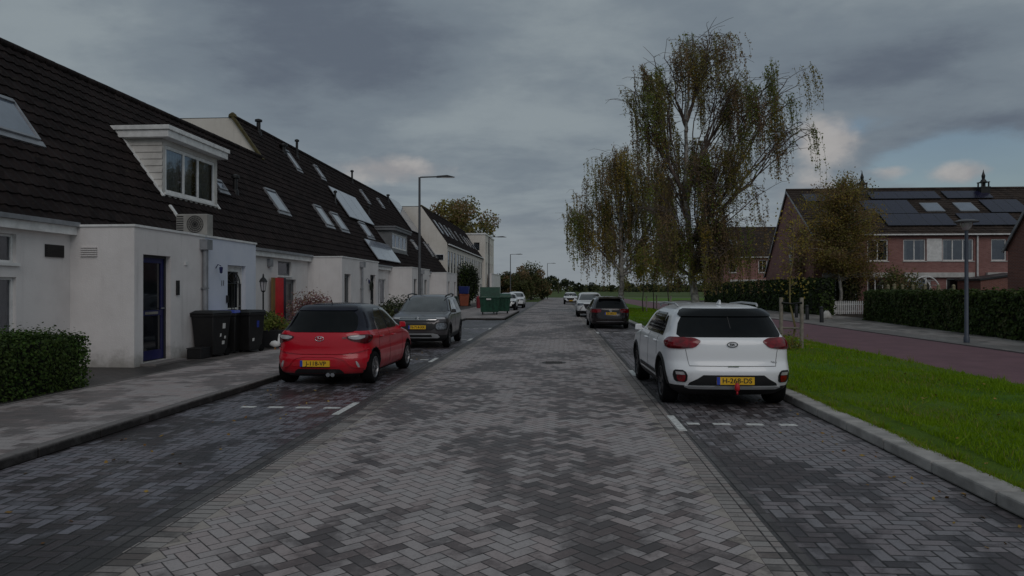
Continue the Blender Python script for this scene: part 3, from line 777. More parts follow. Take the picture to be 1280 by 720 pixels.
# facade details of the two nearest houses
mb = MB(); mb.box(14.0-10.4-.35, 14.0-10.4+.18, 2.46, 2.72, .003, .03, 0, F1)
for q in range(5): mb.box(14.0-10.4-.33, 14.0-10.4+.16, 2.48+q*.05, 2.495+q*.05, .031, .045, 0, F1)
mb.build('vent_grille', m_black, H1)
mb = MB()
for q in range(5): mb.box(-10.35, -9.98, 14.36, 14.399, 2.50+q*.045, 2.525+q*.045)
mb.build('louvre', m_plast, H1)
mb = MB(); mb.box(5.62, 5.72, 1.65, 2.0, .003, .05, 0, P1); mb.build('intercom', m_black, H1, bevel=.01)
mb = MB(); mb.box(6.0, 6.12, 2.38, 2.46, .003, .03, 0, P1); mb.build('bell_box', m_trim, H1)
def downpipe(parent, B, u, z0, z1, hopper=True, r=.05, mat=m_zinc):
    mb = MB(); mb.tube([B(u, z0, .08), B(u, z1, .08)], r, 12)
    for z in (z0+.6, z0+1.7): mb.box(u-r-.02, u+r+.02, z, z+.03, .003, .135, 0, B)
    if hopper: mb.box(u-.14, u+.14, z1, z1+.26, .004, .2, 0, B)
    mb.build('downpipe', mat, parent, smooth=True, ang=40)
downpipe(H1, P1, 6.86, .1, 2.80, r=.07)
downpipe(H3, P3, 31.45-24.5, .1, 2.8, r=.05)
downpipe(H5, P5, 45.4-38.6, .1, 2.8)
def walllamp(parent, B, u, z, mat):
    mb = MB(); mb.tube([B(u, z, .003), B(u, z+.1, .06), B(u, z+.06, .15)], .012, 6); mb.lathe([(.02, .04), (.05, .02), (.035, -.12), (.015, -.14)], B(u, z, .15), seg=10)
    mb.build('wall_lamp', mat, parent)
m_bl = M('blue_enamel', (.015, .02, .09), .35)
walllamp(H2, P2, .55, 2.35, m_bl); walllamp(H4, P4, .75, 2.2, m_bl)
text_mesh('house_number', '11', .20, m_dark, basis(P2(.93, 1.95, .006), (0, 1, 0), (0, 0, 1), (1, 0, 0)), H2, bold=.004)
mb = MB(); mb.box(1.12, 1.2, 1.42, 1.62, .003, .05, 0, P2); mb.build('doorbell', m_black, H2)
mb = MB(); mb.box(.08, .34, 2.62, 2.9, .003, .12, 0, F3); mb.build('meter_box', m_zinc, H3)
# wreath
t = None
mb = MB(); c = P4(33.0-31.6, 1.95, .09); pts = [Vector((c.x, c.y+.2*math.cos(a), c.z+.2*math.sin(a))) for a in np.linspace(0, 2*math.pi, 18)]
mb.tube(pts, .05, 8); w_ = mb.build('wreath', M('wreath_twigs', (.02, .025, .015), .9, var=.5, bmp=1.0), None)
tag(w_, 'round dark twig wreath hung beside the dark door behind the red car', 'wreath')
# air conditioner on the near porch roof
ac = thing('air_conditioner', 'beige outdoor air conditioning unit standing on the near flat porch roof', 'air conditioner', (-9.62, 17.75, 3.11))
ax, ay, az = -9.62, 17.75, 3.16
mb = MB(); mb.box(ax-.42, ax+.42, ay-.16, ay+.16, az+.04, az+.60)
mb.build('casing', M('ac_casing', (.30, .29, .27), .5), ac, bevel=.02)
mb = MB()
for r_ in (.06, .11, .16, .21): mb.lathe([(r_, -.012), (r_+.012, -.012), (r_+.012, .0), (r_, .0)], (ax+.10, ay-.166, az+.33), axis='y', seg=28, closed=True)
for a in range(8):
    an = a*math.pi/8; mb.tube([(ax+.10-.22*math.cos(an), ay-.178, az+.33-.22*math.sin(an)), (ax+.10+.22*math.cos(an), ay-.178, az+.33+.22*math.sin(an))], .004, 4)
mb.build('fan_guard', m_black, ac)
mb = MB()
for q in range(8): mb.box(ax-.40, ax-.22, ay-.168, ay-.161, az+.10+q*.06, az+.125+q*.06)
for q in range(8): mb.box(ax-.427, ax-.421, ay-.12, ay+.12, az+.10+q*.06, az+.125+q*.06)
mb.build('louvre', m_black, ac)
mb = MB(); mb.box(ax-.36, ax-.28, ay-.2, ay+.2, az-.05, az+.04); mb.box(ax+.28, ax+.36, ay-.2, ay+.2, az-.05, az+.04); mb.build('foot', m_black, ac)

# ================================================================ two-storey row and the flat block further on
def row_house(Y0, Y1, label, near=False, n=2, group='two storey terraced houses further on'):
    XR = -13.2; ZE2 = 6.2; ZR = 9.75; T = (ZR-ZE2)/(XR+10.7)*-1
    t = thing('terraced_house', label, 'house', (-10.7, Y0, .05), 0, group)
    B = basis((-10.7, Y0, 0), (0, 1, 0), (0, 0, 1), (1, 0, 0)); L = Y1-Y0
    ops = [(.5, 1.5, 3.3, 5.5), (2.4, 3.3, 3.3, 5.5), (4.3, 5.2, 3.3, 5.5), (.7, 1.7, .12, 2.4), (2.7, 5.0, .8, 2.5)]
    ops = [(a*L/6, b*L/6, c, d_) for a, b, c, d_ in ops]
    w = MB(); wall(w, B, L-.002, ZE2, ops, .12, v0=-.05)
    XB = -18.5
    for Yg in ((Y0+.001,) if near else ())+(Y1-.001,):
        w.poly([(-10.7, Yg, -.05), (-10.7, Yg, ZE2), (XR, Yg, ZR-.05), (-15.6, Yg, ZR-.05), (XB, Yg, ZE2), (XB, Yg, -.05)])
    w.build('wall', m_cream, t)
    for o in ops[:3]+ops[4:]: window(t, B, *o, m_grey, m_glass, n=-.04, t=.07, trans=[o[2]+(o[3]-o[2])*.6], sill=m_trim)
    dr = MB(); o = ops[3]; dr.box(o[0]+.02, o[1]-.02, o[2], o[3]-.02, -.1, -.06, 0, B); dr.build('door', m_grey, t)
    dv = Vector((XR+10.7, 0, ZR-ZE2)); Ls = dv.length; dv.normalize(); N_ = Vector((dv.z, 0, -dv.x))
    BR = basis((-10.7+.15*1, 0, ZE2-.15*T), (0, 1, 0), dv, N_)
    r = MB(); tiles(r, BR, Y0, Y1, Ls+.18, res=4)
    r.quad(BR(Y0, 0, -.04), BR(Y1, 0, -.04), BR(Y1, Ls+.18, -.04), BR(Y0, Ls+.18, -.04))
    r.quad((XR, Y0, ZR), (-15.6, Y0, ZR), (-15.6, Y1, ZR), (XR, Y1, ZR)); r.quad((-15.6, Y0, ZR), (XB, Y0, ZE2), (XB, Y1, ZE2), (-15.6, Y1, ZR))
    ro = r.build('roof', m_tile, t)
    g = MB(); g.tube([(XR, Y0, ZR+.02), (XR, Y1, ZR+.02)], .11, 8); g.build('ridge_tiles', m_moss if near else m_tile, ro)
    for a in ((1.1, 4.2) if n == 2 else (2.6,)):
        f = MB(); f.box(Y0+a, Y0+a+.75, 1.4, 3.1, -.02, .1, 0, BR); o = f.build('skylight', m_zinc, t)
        f = MB(); f.box(Y0+a+.07, Y0+a+.68, 1.5, 3.0, .101, .11, 0, BR); f.build('pane', m_glassR, o)
    g = MB(); g.box(-10.6, -10.46, Y0, Y1-.002, ZE2-.17, ZE2-.06); g.build('gutter', m_trim, t)
    if near:
        f = MB(); f.box(-11.85, -11.0, Y0-.03, Y0-.001, 4.55, 5.15); f.build('window', m_trim, t)
        f = MB(); f.box(-11.78, -11.07, Y0-.036, Y0-.031, 4.6, 5.1); f.build('pane', m_dglass, t)
    return t, B
lab2 = ['two storey house with white gable wall facing the camera, start of the far row', 'second house of the two storey row, dark shrub at its front', 'third house of the two storey row with tall narrow windows',
        'fourth house of the two storey row with tall narrow windows', 'last house of the two storey row, beside the flat roofed block']
for i in range(5): row_house(65.6+i*6, 65.6+i*6+6, lab2[i], near=(i == 0), n=2 if i != 2 else 1)
t = thing('flat_block', 'pale flat roofed three storey block at the end of the left row', 'building', (-13.5, 96, .05))
B = basis((-10.3, 96.0, 0), (0, 1, 0), (0, 0, 1), (1, 0, 0)); B2 = basis((-16, 95.7, 0), (1, 0, 0), (0, 0, 1), (0, -1, 0))
ops = [(1.0+2.6*k, 2.0+2.6*k, z, z+1.7) for k in range(4) for z in (.9, 3.9, 6.8)]
w = MB(); wall(w, B, 12, 9.4, ops, .12, v0=-.05)
wall(w, B2, 5.7, 9.4, [(4.1, 4.9, 7.2, 8.3)], .1, v0=-.05)
w.quad((-10.3, 108, 0), (-17, 108, 0), (-17, 108, 9.4), (-10.3, 108, 9.4)); w.quad((-10.3, 95.7, 9.38), (-10.3, 108, 9.38), (-17, 108, 9.38), (-17, 95.7, 9.38))
w.quad((-10.3, 95.7, -.05), (-10.3, 96, -.05), (-10.3, 96, 9.4), (-10.3, 95.7, 9.4))
w.build('wall', m_cream, t)
for o in ops: window(t, B, *o, m_grey, m_glass, t=.06)
window(t, B2, 4.1, 4.9, 7.2, 8.3, m_grey, m_glass)
c = MB(); c.box(-17.05, -10.2, 95.6, 108.05, 9.402, 9.6); c.build('coping', m_trim, t)
t = thing('garden_wall', 'low white garden wall past the end of the left row', 'wall', (-9.6, 99, 0))
w = MB(); w.box(-9.9, -9.6, 97.5, 112, -.04, 4.0); w.box(-9.95, -9.55, 97.45, 112.05, 4.002, 4.1); w.build('wall_body', m_plast, t)
# ================================================================ cars: stacked rounded plan outlines
def paint(name, col, metal=0.0, rough=.28):
    m, nt, b = newmat(name); P = S(nt, nt.nodes.new('ShaderNodeTexCoord').outputs['Object'])
    x, y, z = sep(nt, P); dirt = (noise(nt, P, 6, 5, .65)*.8+z.sstep(.15, .75, .55, 0.0)).sstep(.55, 1.15)
    setc(nt, b, 'Base Color', cmix(nt, dirt*.42, col, (.06, .055, .05))); setc(nt, b, 'Roughness', dirt*.4+rough)
    b.inputs['Metallic'].default_value = metal; b.inputs['Coat Weight'].default_value = .7; b.inputs['Coat Roughness'].default_value = .08; b.inputs['Specular IOR Level'].default_value = .35
    return m
m_red = paint('red_paint', (.50, .0, .014)); m_white = paint('white_paint', (.86, .87, .89)); m_white2 = paint('white_paint_far', (.80, .81, .82))
m_gpaint = paint('grey_metallic_paint', (.075, .070, .075), metal=.5); m_navy = M('black_roof_paint', (.010, .011, .022), .16, var=.2, spec=.35, coat=.0)
m_bpaint = paint('black_paint', (.014, .010, .012), rough=.2)
m_trimb = M('black_car_trim', (.011, .011, .012), .6, var=.3, scale=6, bmp=.15, bscale=200)
m_cglass = M('tinted_car_glass', (.004, .005, .006), .03, var=.4, scale=1.5, spec=.22)
m_cglassL = M('car_glass', (.030, .034, .036), .03, var=.7, scale=3, spec=1.0, coat=.8)
m_rub = M('tyre_rubber', (.007, .007, .0075), .9, var=.35, scale=9, bmp=.3, spec=.15)
m_alloy = M('alloy', (.30, .30, .31), .35, metal=.85, var=.3, scale=6)
m_alloyd = M('dark_alloy', (.05, .05, .055), .4, metal=.6)
m_chrome = M('chrome', (.75, .76, .78), .12, metal=1.0, var=.05)
m_silver = M('silver_skid', (.45, .46, .47), .4, metal=.4)
m_tail = M('red_lamp_glass', (.20, .002, .008), .10, var=.5, scale=14, coat=.35, spec=.5)
m_taild = M('dark_red_lamp', (.07, .002, .005), .12, coat=.4)
m_lampw = M('clear_lamp_glass', (.42, .40, .41), .12, var=.2, scale=10, coat=1.0, spec=.9)
m_headd = M('headlamp_glass', (.13, .14, .16), .08, var=.5, scale=16, coat=1.0, spec=.9)
m_amber = M('amber_lens', (.5, .16, .01), .2, coat=1.0)
m_plate = M('yellow_plate', (.80, .47, .02), .45, var=.08, scale=20)
m_plblue = M('plate_blue_band', (.02, .06, .42), .45)
m_ink = M('plate_lettering', (.02, .018, .015), .5)

class Shape:
    """slices (z, y_rear, y_front, half width, nx, ny), interpolated by monotone cubics along the index"""
    def __init__(s, sl, n=90):
        s.A = np.array(sl, float); s.n = n; s.T = len(sl)-1; A = s.A
        d = np.diff(A, axis=0); m = np.zeros_like(A); m[0] = d[0]; m[-1] = d[-1]
        for i in range(1, len(A)-1):
            with np.errstate(divide='ignore', invalid='ignore'):
                m[i] = np.where(d[i-1]*d[i] > 0, 2*d[i-1]*d[i]/(d[i-1]+d[i]), 0)
        s.Mt = m
        tt = np.linspace(0, s.T, 4000); s.tt = tt; s.zz = s.par(tt)[:, 0]
    def par(s, t):
        t = np.clip(np.atleast_1d(t), 0, s.T-1e-9); i = t.astype(int); u = (t-i)[:, None]; A, m = s.A, s.Mt
        return A[i]*(2*u**3-3*u**2+1)+m[i]*(u**3-2*u**2+u)+A[i+1]*(-2*u**3+3*u**2)+m[i+1]*(u**3-u**2)
    def t_of_z(s, z): return float(np.interp(z, s.zz, s.tt))
    def outline(s, t, M=None):
        M = M or s.n
        z, yr, yf, w, nx, ny = s.par(t)[0]; l = (yf-yr)/2; yc = (yf+yr)/2
        a = np.linspace(0, .93, 50)**.9; y1 = (1-a**nx)**(1/ny)
        ymax = y1[-1]; b = np.linspace(-ymax, ymax, 90)[1:-1]; x2 = (1-np.abs(b)**ny)**(1/nx)
        X = np.concatenate([a, x2, a[::-1]])*w; Y = np.concatenate([-y1, b, y1[::-1]])*l+yc
        ds = np.hypot(np.diff(X), np.diff(Y)); c = np.concatenate([[0], np.cumsum(ds)])
        return X, Y, c, z
    def at_s(s, t, q):
        X, Y, c, z = s.outline(t); return np.array([np.interp(q, c, X), np.interp(q, c, Y), z])
    def s_of(s, t, kind, v):
        X, Y, c, z = s.outline(t)
        if kind == 's': return v
        if kind == 'y':   # side: Y is increasing along the outline
            return float(np.interp(v, Y, c))
        h = len(X)//2
        if kind == 'x': k = int(np.argmax(X)); return float(np.interp(v, X[:k+1], c[:k+1]))
        k = int(np.argmax(X)); return float(np.interp(-v, -X[k:], c[k:]))     # 'f' front
def patch(Sh, name, rows, kind, mat, parent, side=1, off=.004, nu=10, nv=6, skirt=.012, both=False, smooth=True):
    """rows: (z, a, b); kind x (rear), y (side), f (front), s (arc from rear centre). Signed a,b allowed for x and f."""
    zs = np.array([r[0] for r in rows]); av = np.array([r[1] for r in rows]); bv = np.array([r[2] for r in rows])
    grid = []
    zrow = np.unique(np.concatenate([zs, np.linspace(zs[0], zs[-1], nv+1)]))
    def pt(z, v):
        sg = side
        if kind in 'xf' and v < 0: sg = -side
        t = Sh.t_of_z(z); q = Sh.s_of(t, kind, abs(v) if kind in 'xf' else v)
        p = Sh.at_s(t, q)
        e = .01; pa = Sh.at_s(t, max(q-e, 0)); pb = Sh.at_s(t, q+e); t2 = min(t+.02, Sh.T-1e-4); X, Y, c, z2 = Sh.outline(t2)
        # same normalised arc position one level up
        c0 = Sh.outline(t)[2][-1]; pu = Sh.at_s(t2, q/c0*c[-1]); n = np.cross(pb-pa, pu-p); L_ = np.linalg.norm(n)
        n = n/L_ if L_ > 1e-9 else np.array([0, -1., 0])
        p = p*np.array([sg, 1, 1]); n = n*np.array([sg, 1, 1]); return p, n
    mb = MB()
    for z in zrow:
        a, b = np.interp(z, zs, av), np.interp(z, zs, bv); grid.append([pt(z, a+(b-a)*i/nu) for i in range(nu+1)])
    nr = len(grid); W = nu+1
    for g in grid:
        for p, n in g: mb.v.append(tuple(p+n*off))
    for g in grid:
        for p, n in g: mb.v.append(tuple(p-n*skirt))
    K = nr*W
    for j in range(nr-1):
        for i in range(nu):
            k = j*W+i; mb.f.append((k, k+1, k+W+1, k+W)); mb.m.append(0)
    ring = [i for i in range(W)]+[j*W+nu for j in range(1, nr)]+[(nr-1)*W+i for i in range(nu-1, -1, -1)]+[j*W for j in range(nr-2, 0, -1)]
    for i in range(len(ring)):
        a, b = ring[i], ring[(i+1) % len(ring)]; mb.f.append((a, a+K, b+K, b)); mb.m.append(0)
    o = mb.build(name, mat, parent, smooth=True, ang=35)
    return o
def cpatch(Sh, name, cols, kind, mat, parent, side=1, off=.004, nu=16, nv=5, skirt=.012):
    """cols: (a, z0, z1) along the outline; z bounds vary smoothly with a, so the upper and lower edges may curve"""
    A = np.array(cols, float); us = np.unique(np.concatenate([A[:, 0], np.linspace(A[0, 0], A[-1, 0], nu+1)])); mb = MB(); P_ = []
    def cub(x, xs, ys):   # smooth interpolation
        k = int(np.clip(np.searchsorted(xs, x)-1, 0, len(xs)-2)); u = (x-xs[k])/(xs[k+1]-xs[k]); g = np.gradient(ys, xs) if len(xs) > 2 else np.array([0, 0.]); h = xs[k+1]-xs[k]
        return ys[k]*(2*u**3-3*u*u+1)+g[k]*h*(u**3-2*u*u+u)+ys[k+1]*(-2*u**3+3*u*u)+g[k+1]*h*(u**3-u*u)
    for a in us:
        z0, z1 = cub(a, A[:, 0], A[:, 1]), cub(a, A[:, 0], A[:, 2]); z1 = max(z1, z0+.002)
        for j in range(nv+1):
            z = z0+(z1-z0)*j/nv; sg = side*(-1 if kind in 'xf' and a < 0 else 1); t = Sh.t_of_z(z); q = Sh.s_of(t, kind, abs(a) if kind in 'xf' else a)
            p = Sh.at_s(t, q); pa = Sh.at_s(t, max(q-.01, 0)); pb = Sh.at_s(t, q+.01); t2 = min(t+.02, Sh.T-1e-4); c0 = Sh.outline(t)[2][-1]; c2 = Sh.outline(t2)[2][-1]; pu = Sh.at_s(t2, q/c0*c2)
            n = np.cross(pb-pa, pu-p); n = n/(np.linalg.norm(n)+1e-12); P_.append((p*np.array([sg, 1, 1]), n*np.array([sg, 1, 1])))
    W = nv+1; K = len(P_); mb.v = [tuple(p+n*off) for p, n in P_]+[tuple(p-n*skirt) for p, n in P_]; nc = len(us)
    for i in range(nc-1):
        for j in range(nv): k = i*W+j; mb.f.append((k, k+1, k+W+1, k+W)); mb.m.append(0)
    ring = [j for j in range(W)]+[i*W+nv for i in range(1, nc)]+[(nc-1)*W+j for j in range(nv-1, -1, -1)]+[i*W for i in range(nc-2, 0, -1)]
    for i in range(len(ring)): a, b = ring[i], ring[(i+1) % len(ring)]; mb.f.append((a, a+K, b+K, b)); mb.m.append(0)
    return mb.build(name, mat, parent, smooth=True, ang=35)
def sides(Sh, name, rows, kind, mat, parent, **kw):
    return [patch(Sh, name, rows, kind, mat, parent, side=s_, **kw) for s_ in (1, -1)]
def wheel(parent, x, y, r, w, side, nspoke=5, rimmat=None, style='y', rr=.66, lo=False):
    e = thing('wheel', '', '', (x, y, r), 0); del e['label']; del e['category']; e.parent = parent
    ORG[e.name] = Vector((0, 0, 0)); q = side; seg = 20 if lo else 40
    mb = MB(); pr = [(rr*r, -w*.5), (r*.80, -w*.54), (r*.94, -w*.50), (r*.985, -w*.40), (r, -w*.28), (r, w*.28), (r*.985, w*.40), (r*.94, w*.50), (r*.80, w*.54), (rr*r, w*.5), (rr*r*.97, 0)]
    mb.lathe(pr, axis='x', seg=seg, closed=True); mb.build('tyre', m_rub, e, smooth=True, ang=50)
    rm = rimmat or m_alloy; R_ = rr*r; mb = MB()
    mb.lathe([(R_*1.01, q*w*.50), (R_*.93, q*w*.52), (R_*.88, q*w*.42), (R_*.88, q*w*.15)], axis='x', seg=seg)
    mb.f = [f for f in mb.f if len(f) == 4]; mb.m = [0]*len(mb.f)
    for k in range(nspoke):
        for dlt in ((-.13, .13) if style == 'y' else (0,)):
            a = 2*math.pi*k/nspoke; a2 = a+dlt*(1.5 if style == 'y' else 1)
            u = Vector((0, math.cos(a), math.sin(a))); u2 = Vector((0, math.cos(a2), math.sin(a2))); v = Vector((0, -math.sin(a), math.cos(a)))
            hw0, hw1 = R_*.10, R_*(.055 if style == 'y' else .12)
            p0, p1 = u*R_*.14, u2*R_*.92
            X0, X1 = q*w*.44, q*w*.30; X2, X3 = q*w*.47, q*w*.30
            mb.hexa([Vector((X1, 0, 0))+p0-v*hw0, Vector((X1, 0, 0))+p1-v*hw1, Vector((X1, 0, 0))+p1+v*hw1, Vector((X1, 0, 0))+p0+v*hw0,
                     Vector((X0, 0, 0))+p0-v*hw0, Vector((X2, 0, 0))+p1-v*hw1, Vector((X2, 0, 0))+p1+v*hw1, Vector((X0, 0, 0))+p0+v*hw0])
    mb.lathe([(.001, q*w*.47), (R_*.16, q*w*.46), (R_*.2, q*w*.40)], axis='x', seg=16)
    mb.build('rim', rm, e, smooth=True, ang=30)
    mb = MB(); mb.lathe([(.001, q*w*.20), (R_*.87, q*w*.20)], axis='x', seg=seg); mb.build('hub', m_trimb, e)
def solid_body(Sh, L, wheels, zcol, parent, mats, NT=64, NS=150, lo=False):
    """closed mesh from the outlines, wheel wells cut by a boolean; mats = [paint, trim, roof]"""
    if lo: NT, NS = 36, 80
    tt = np.linspace(0, Sh.T, NT); half = NS//2; V = []; z_ = []
    for t in tt:
        X, Y, c, z = Sh.outline(t); q = np.linspace(0, c[-1], half+1)
        x = np.interp(q, c, X); y = np.interp(q, c, Y)
        V += [(x[i], y[i], z) for i in range(half+1)]+[(-x[i], y[i], z) for i in range(half-1, 0, -1)]
        z_.append(z)
    n = 2*half; F_ = []
    for j in range(NT-1):
        for i in range(n): F_.append((j*n+i, j*n+(i+1) % n, (j+1)*n+(i+1) % n, (j+1)*n+i))
    F_.append(tuple(range(n-1, -1, -1))); F_.append(tuple((NT-1)*n+i for i in range(n)))
    me = bpy.data.meshes.new('body'); me.from_pydata(V, [], F_); o = bpy.data.objects.new('body', me); COL.objects.link(o)
    cut = MB()
    for (x, y, r) in wheels:
        s_ = 1 if x > 0 else -1
        cut.lathe([(r, x-s_*.20), (r, s_*1.3)], (0, y, r-.045+.0), axis='x', seg=40)
    c = cut.build('cut', mats[1], None)
    import bmesh
    bm = bmesh.new(); bm.from_mesh(c.data); bmesh.ops.recalc_face_normals(bm, faces=bm.faces); bm.to_mesh(c.data); bm.free()
    md = o.modifiers.new('b', 'BOOLEAN'); md.operation = 'DIFFERENCE'; md.object = c; md.solver = 'EXACT'
    dg = bpy.context.evaluated_depsgraph_get(); nm = bpy.data.meshes.new_from_object(o.evaluated_get(dg))
    bpy.data.objects.remove(o, do_unlink=True); bpy.data.objects.remove(c, do_unlink=True)
    nm.name = 'body'; nm.materials.clear()
    for m in mats: nm.materials.append(m)
    for p in nm.polygons:
        cc = p.center; mi = 0
        if cc.z < zcol[0] or abs(p.normal.z) > .9 and cc.z < .3: mi = 1
        elif cc.z > zcol[1]: mi = 2
        for (x, y, r) in wheels:
            dd = math.hypot(cc.y-y, cc.z-(r-.045))
            if abs(dd-r) < .012 and abs(cc.x) > abs(x)-.22 or (abs(abs(cc.x)-(abs(x)-.20)) < .01 and dd < r+.01): mi = 1
        p.material_index = mi; p.use_smooth = True
    nm.set_sharp_from_angle(angle=R(34)); nm.update()
    b = bpy.data.objects.new('body', nm); COL.objects.link(b); b.parent = parent; ORG[b.name] = Vector((0, 0, 0)); return b
def archring(Sh, y, r, w, mat, parent, side, zmin):
    """wheel arch cladding: a band around the well lying on the body side"""
    mb = MB(); n = 26; zc = r-.045; P = []
    a0 = math.asin(max(-1, min(1, (zmin-zc)/r)))
    for i in range(n+1):
        a = a0+(math.pi-2*a0)*i/n
        for k, rr_ in enumerate((r-.004, r+w*.5, r+w)):
            yy_, zz = y+rr_*math.cos(a), max(zc+rr_*math.sin(a), zmin-.001)
            t = Sh.t_of_z(zz); p = Sh.at_s(t, Sh.s_of(t, 'y', yy_)); P.append((side*(p[0]+(.016 if k < 2 else .001)), yy_, zz))
    k = len(mb.v); mb.v += P
    for i in range(n):
        for j in range(2): mb.f.append((k+i*3+j, k+i*3+j+1, k+i*3+4+j, k+i*3+3+j)); mb.m.append(0)
    # inner lip
    m0 = len(mb.v)
    for i in range(n+1): x_, y_, z__ = P[i*3]; mb.v.append((x_-side*.05, y_, z__))
    for i in range(n): mb.f.append((k+i*3, k+i*3+3, m0+i+1, m0+i)); mb.m.append(0)
    mb.build('wheel_arch_trim', mat, parent, smooth=True, ang=40)
def plate(parent, Bp, txt, w=.52, h=.11, depth=.0, blue=True):
    mb = MB(); mb.box(-w/2, w/2, -h/2, h/2, -.02, .004, 0, Bp); o = mb.build('number_plate', m_plate, parent)
    mb = MB(); mb.box(-w/2, -w/2+.045, -h/2, h/2, .0045, .006, 0, Bp); mb.build('blue_band', m_plblue, o)
    text_mesh('plate_lettering', txt, h*.92, m_ink, basis(Bp(.02, -.002, .0055), Bp(1, 0, 0)-Bp(0, 0, 0), Bp(0, 1, 0)-Bp(0, 0, 0), Bp(0, 0, 1)-Bp(0, 0, 0)), o, depth=.001, bold=.0015)
def rearB(Sh, z, x=0.0, tilt=0.0, off=.006):
    t = Sh.t_of_z(z); p = Sh.at_s(t, Sh.s_of(t, 'x', abs(x))); return basis((x, p[1]-off, z), (1, 0, 0), (0, tilt, 1), (0, -1, tilt))
def frontB(Sh, z, x=0.0, tilt=0.0, off=.006):
    t = Sh.t_of_z(z); p = Sh.at_s(t, Sh.s_of(t, 'f', abs(x))); return basis((x, p[1]+off, z), (-1, 0, 0), (0, -tilt, 1), (0, 1, tilt))
def mirrors(Sh, y, z, w, mat, parent):
    for s_ in (1, -1):
        t = Sh.t_of_z(z); x = Sh.at_s(t, Sh.s_of(t, 'y', y))[0]*s_
        mb = MB(); mb.hexa([(x-.02*s_, y-.04, z-.05), (x+.06*s_, y-.03, z-.02), (x+.06*s_, y+.04, z-.02), (x-.02*s_, y+.05, z-.05), (x-.02*s_, y-.03, z-.01), (x+.06*s_, y-.02, z+.01), (x+.06*s_, y+.03, z+.01), (x-.02*s_, y+.04, z-.01)])
        mb.hexa([(x+.05*s_, y-.05, z-.04), (x+.18*s_, y-.05, z-.03), (x+.17*s_, y+.04, z-.02), (x+.05*s_, y+.09, z-.04), (x+.05*s_, y-.05, z+.08), (x+.17*s_, y-.05, z+.08), (x+.155*s_, y+.02, z+.07), (x+.05*s_, y+.06, z+.08)])
        mb.build('mirror', mat, parent, smooth=True, bevel=.02, ang=35)
def make_car(name, label, cat, loc, rz, sp, group=None):
    root = thing(name, label, cat, loc, rz, group); ORG[root.name] = Vector((0, 0, 0))
    L = sp['L']; Sh = Shape(sp['slices']); r = sp['r']; ys = sp['ys']; tw = sp.get('tw', .20); xw = min(Sh.at_s(Sh.t_of_z(.5), Sh.s_of(Sh.t_of_z(.5), 'y', y))[0] for y in ys)-tw/2-.012
    lo = sp.get('lo', False)
    body = solid_body(Sh, L, [(s_*xw, y, r+.055) for s_ in (1, -1) for y in ys], sp['zcol'], root, sp['mats'], lo=lo)
    for y in ys:
        for s_ in (1, -1):
            wheel(root, s_*xw, y, r, tw, s_, rimmat=sp.get('rim'), lo=lo, nspoke=sp.get('ns', 5), rr=sp.get('rr', .66))
            if sp.get('clad'): archring(Sh, y, r+.055, .055, m_trimb, root, s_, sp['zcol'][0]-.02)
    mirrors(Sh, sp['my'], sp['mz'], .2, sp['mirror'], root)
    for (rows, dark) in sp['side_glass']:
        for o in sides(Sh, 'window', rows, 'y', m_cglass if dark else m_cglassL, root, nu=18, nv=12, off=.009): pass
    for rows, m in sp.get('side_trim', []): sides(Sh, 'side_trim', rows, 'y', m, root, nu=16, off=.012, nv=2)
    if 'rear_glass' in sp: patch(Sh, 'rear_window', sp['rear_glass'], 'x', m_cglass, root, nu=20, nv=10, off=.006)
    if 'windshield' in sp: patch(Sh, 'windshield', sp['windshield'], 'f', m_cglassL, root, nu=20, nv=10, off=.006)
    # door shut lines
    for y, z0, z1 in sp.get('lines', []):
        sides(Sh, 'door_gap', [(z0, y-.005, y+.003), (z1, y-.005, y+.003)], 'y', m_black, root, nu=1, nv=14, off=.0025, skirt=.004)
    for y, z in sp.get('handles', []):
        for s_ in (1, -1):
            t = Sh.t_of_z(z); x = Sh.at_s(t, Sh.s_of(t, 'y', y))[0]
            mb = MB(); mb.tube([(s_*(x-.01), y-.09, z), (s_*(x+.03), y-.07, z), (s_*(x+.03), y+.07, z), (s_*(x-.01), y+.09, z)], .013, 8); mb.build('door_handle', sp['mats'][0], root, smooth=True)
    # dark floor and bumper underside
    return root, Sh, body

# ---- red hatchback ------------------------------------------------------------------------------
L = 3.72
sl = [(.17, .14, L-.12, .70, 3, 13), (.25, .04, L-.03, .795, 3, 13), (.40, .0, L, .835, 3, 13), (.50, .005, L-.0, .845, 3, 13), (.58, .045, L-.03, .845, 3, 13), (.66, .055, L-.05, .838, 3, 13), (.74, .06, L-.12, .835, 3, 13),
      (.83, .07, L-.33, .835, 3, 13), (.90, .09, L-.68, .825, 3.3, 13), (.96, .115, L-.92, .79, 3.4, 13), (1.05, .18, L-1.03, .745, 3.0, 10), (1.20, .285, L-1.27, .68, 2.9, 9),
      (1.35, .39, L-1.53, .605, 2.8, 8), (1.415, .47, L-1.68, .55, 2.7, 7), (1.455, .64, L-1.88, .46, 2.7, 6), (1.48, .95, L-2.1, .34, 2.6, 4), (1.49, 1.5, L-2.3, .05, 2, 2)]
sp = dict(L=L, slices=sl, r=.30, ys=(.60, 3.03), hw=.835, zcol=(.235, .985), mats=[m_red, m_trimb, m_navy], my=2.62, mz=.98, mirror=m_red, rim=m_alloy, ns=5,
          side_glass=[([(.975, .92, 1.56), (1.15, .98, 1.56), (1.30, 1.10, 1.56), (1.375, 1.28, 1.56)], False), ([(.975, 1.62, 2.60), (1.10, 1.62, 2.42), (1.25, 1.62, 2.20), (1.375, 1.62, 2.0)], False)],
          
          windshield=[(.97, -.66, .66), (1.2, -.60, .60), (1.38, -.52, .52)], lines=[(1.59, .30, .96), (2.55, .34, .94), (.86, .55, .95)], handles=[(1.78, .84), (.98, .86)])
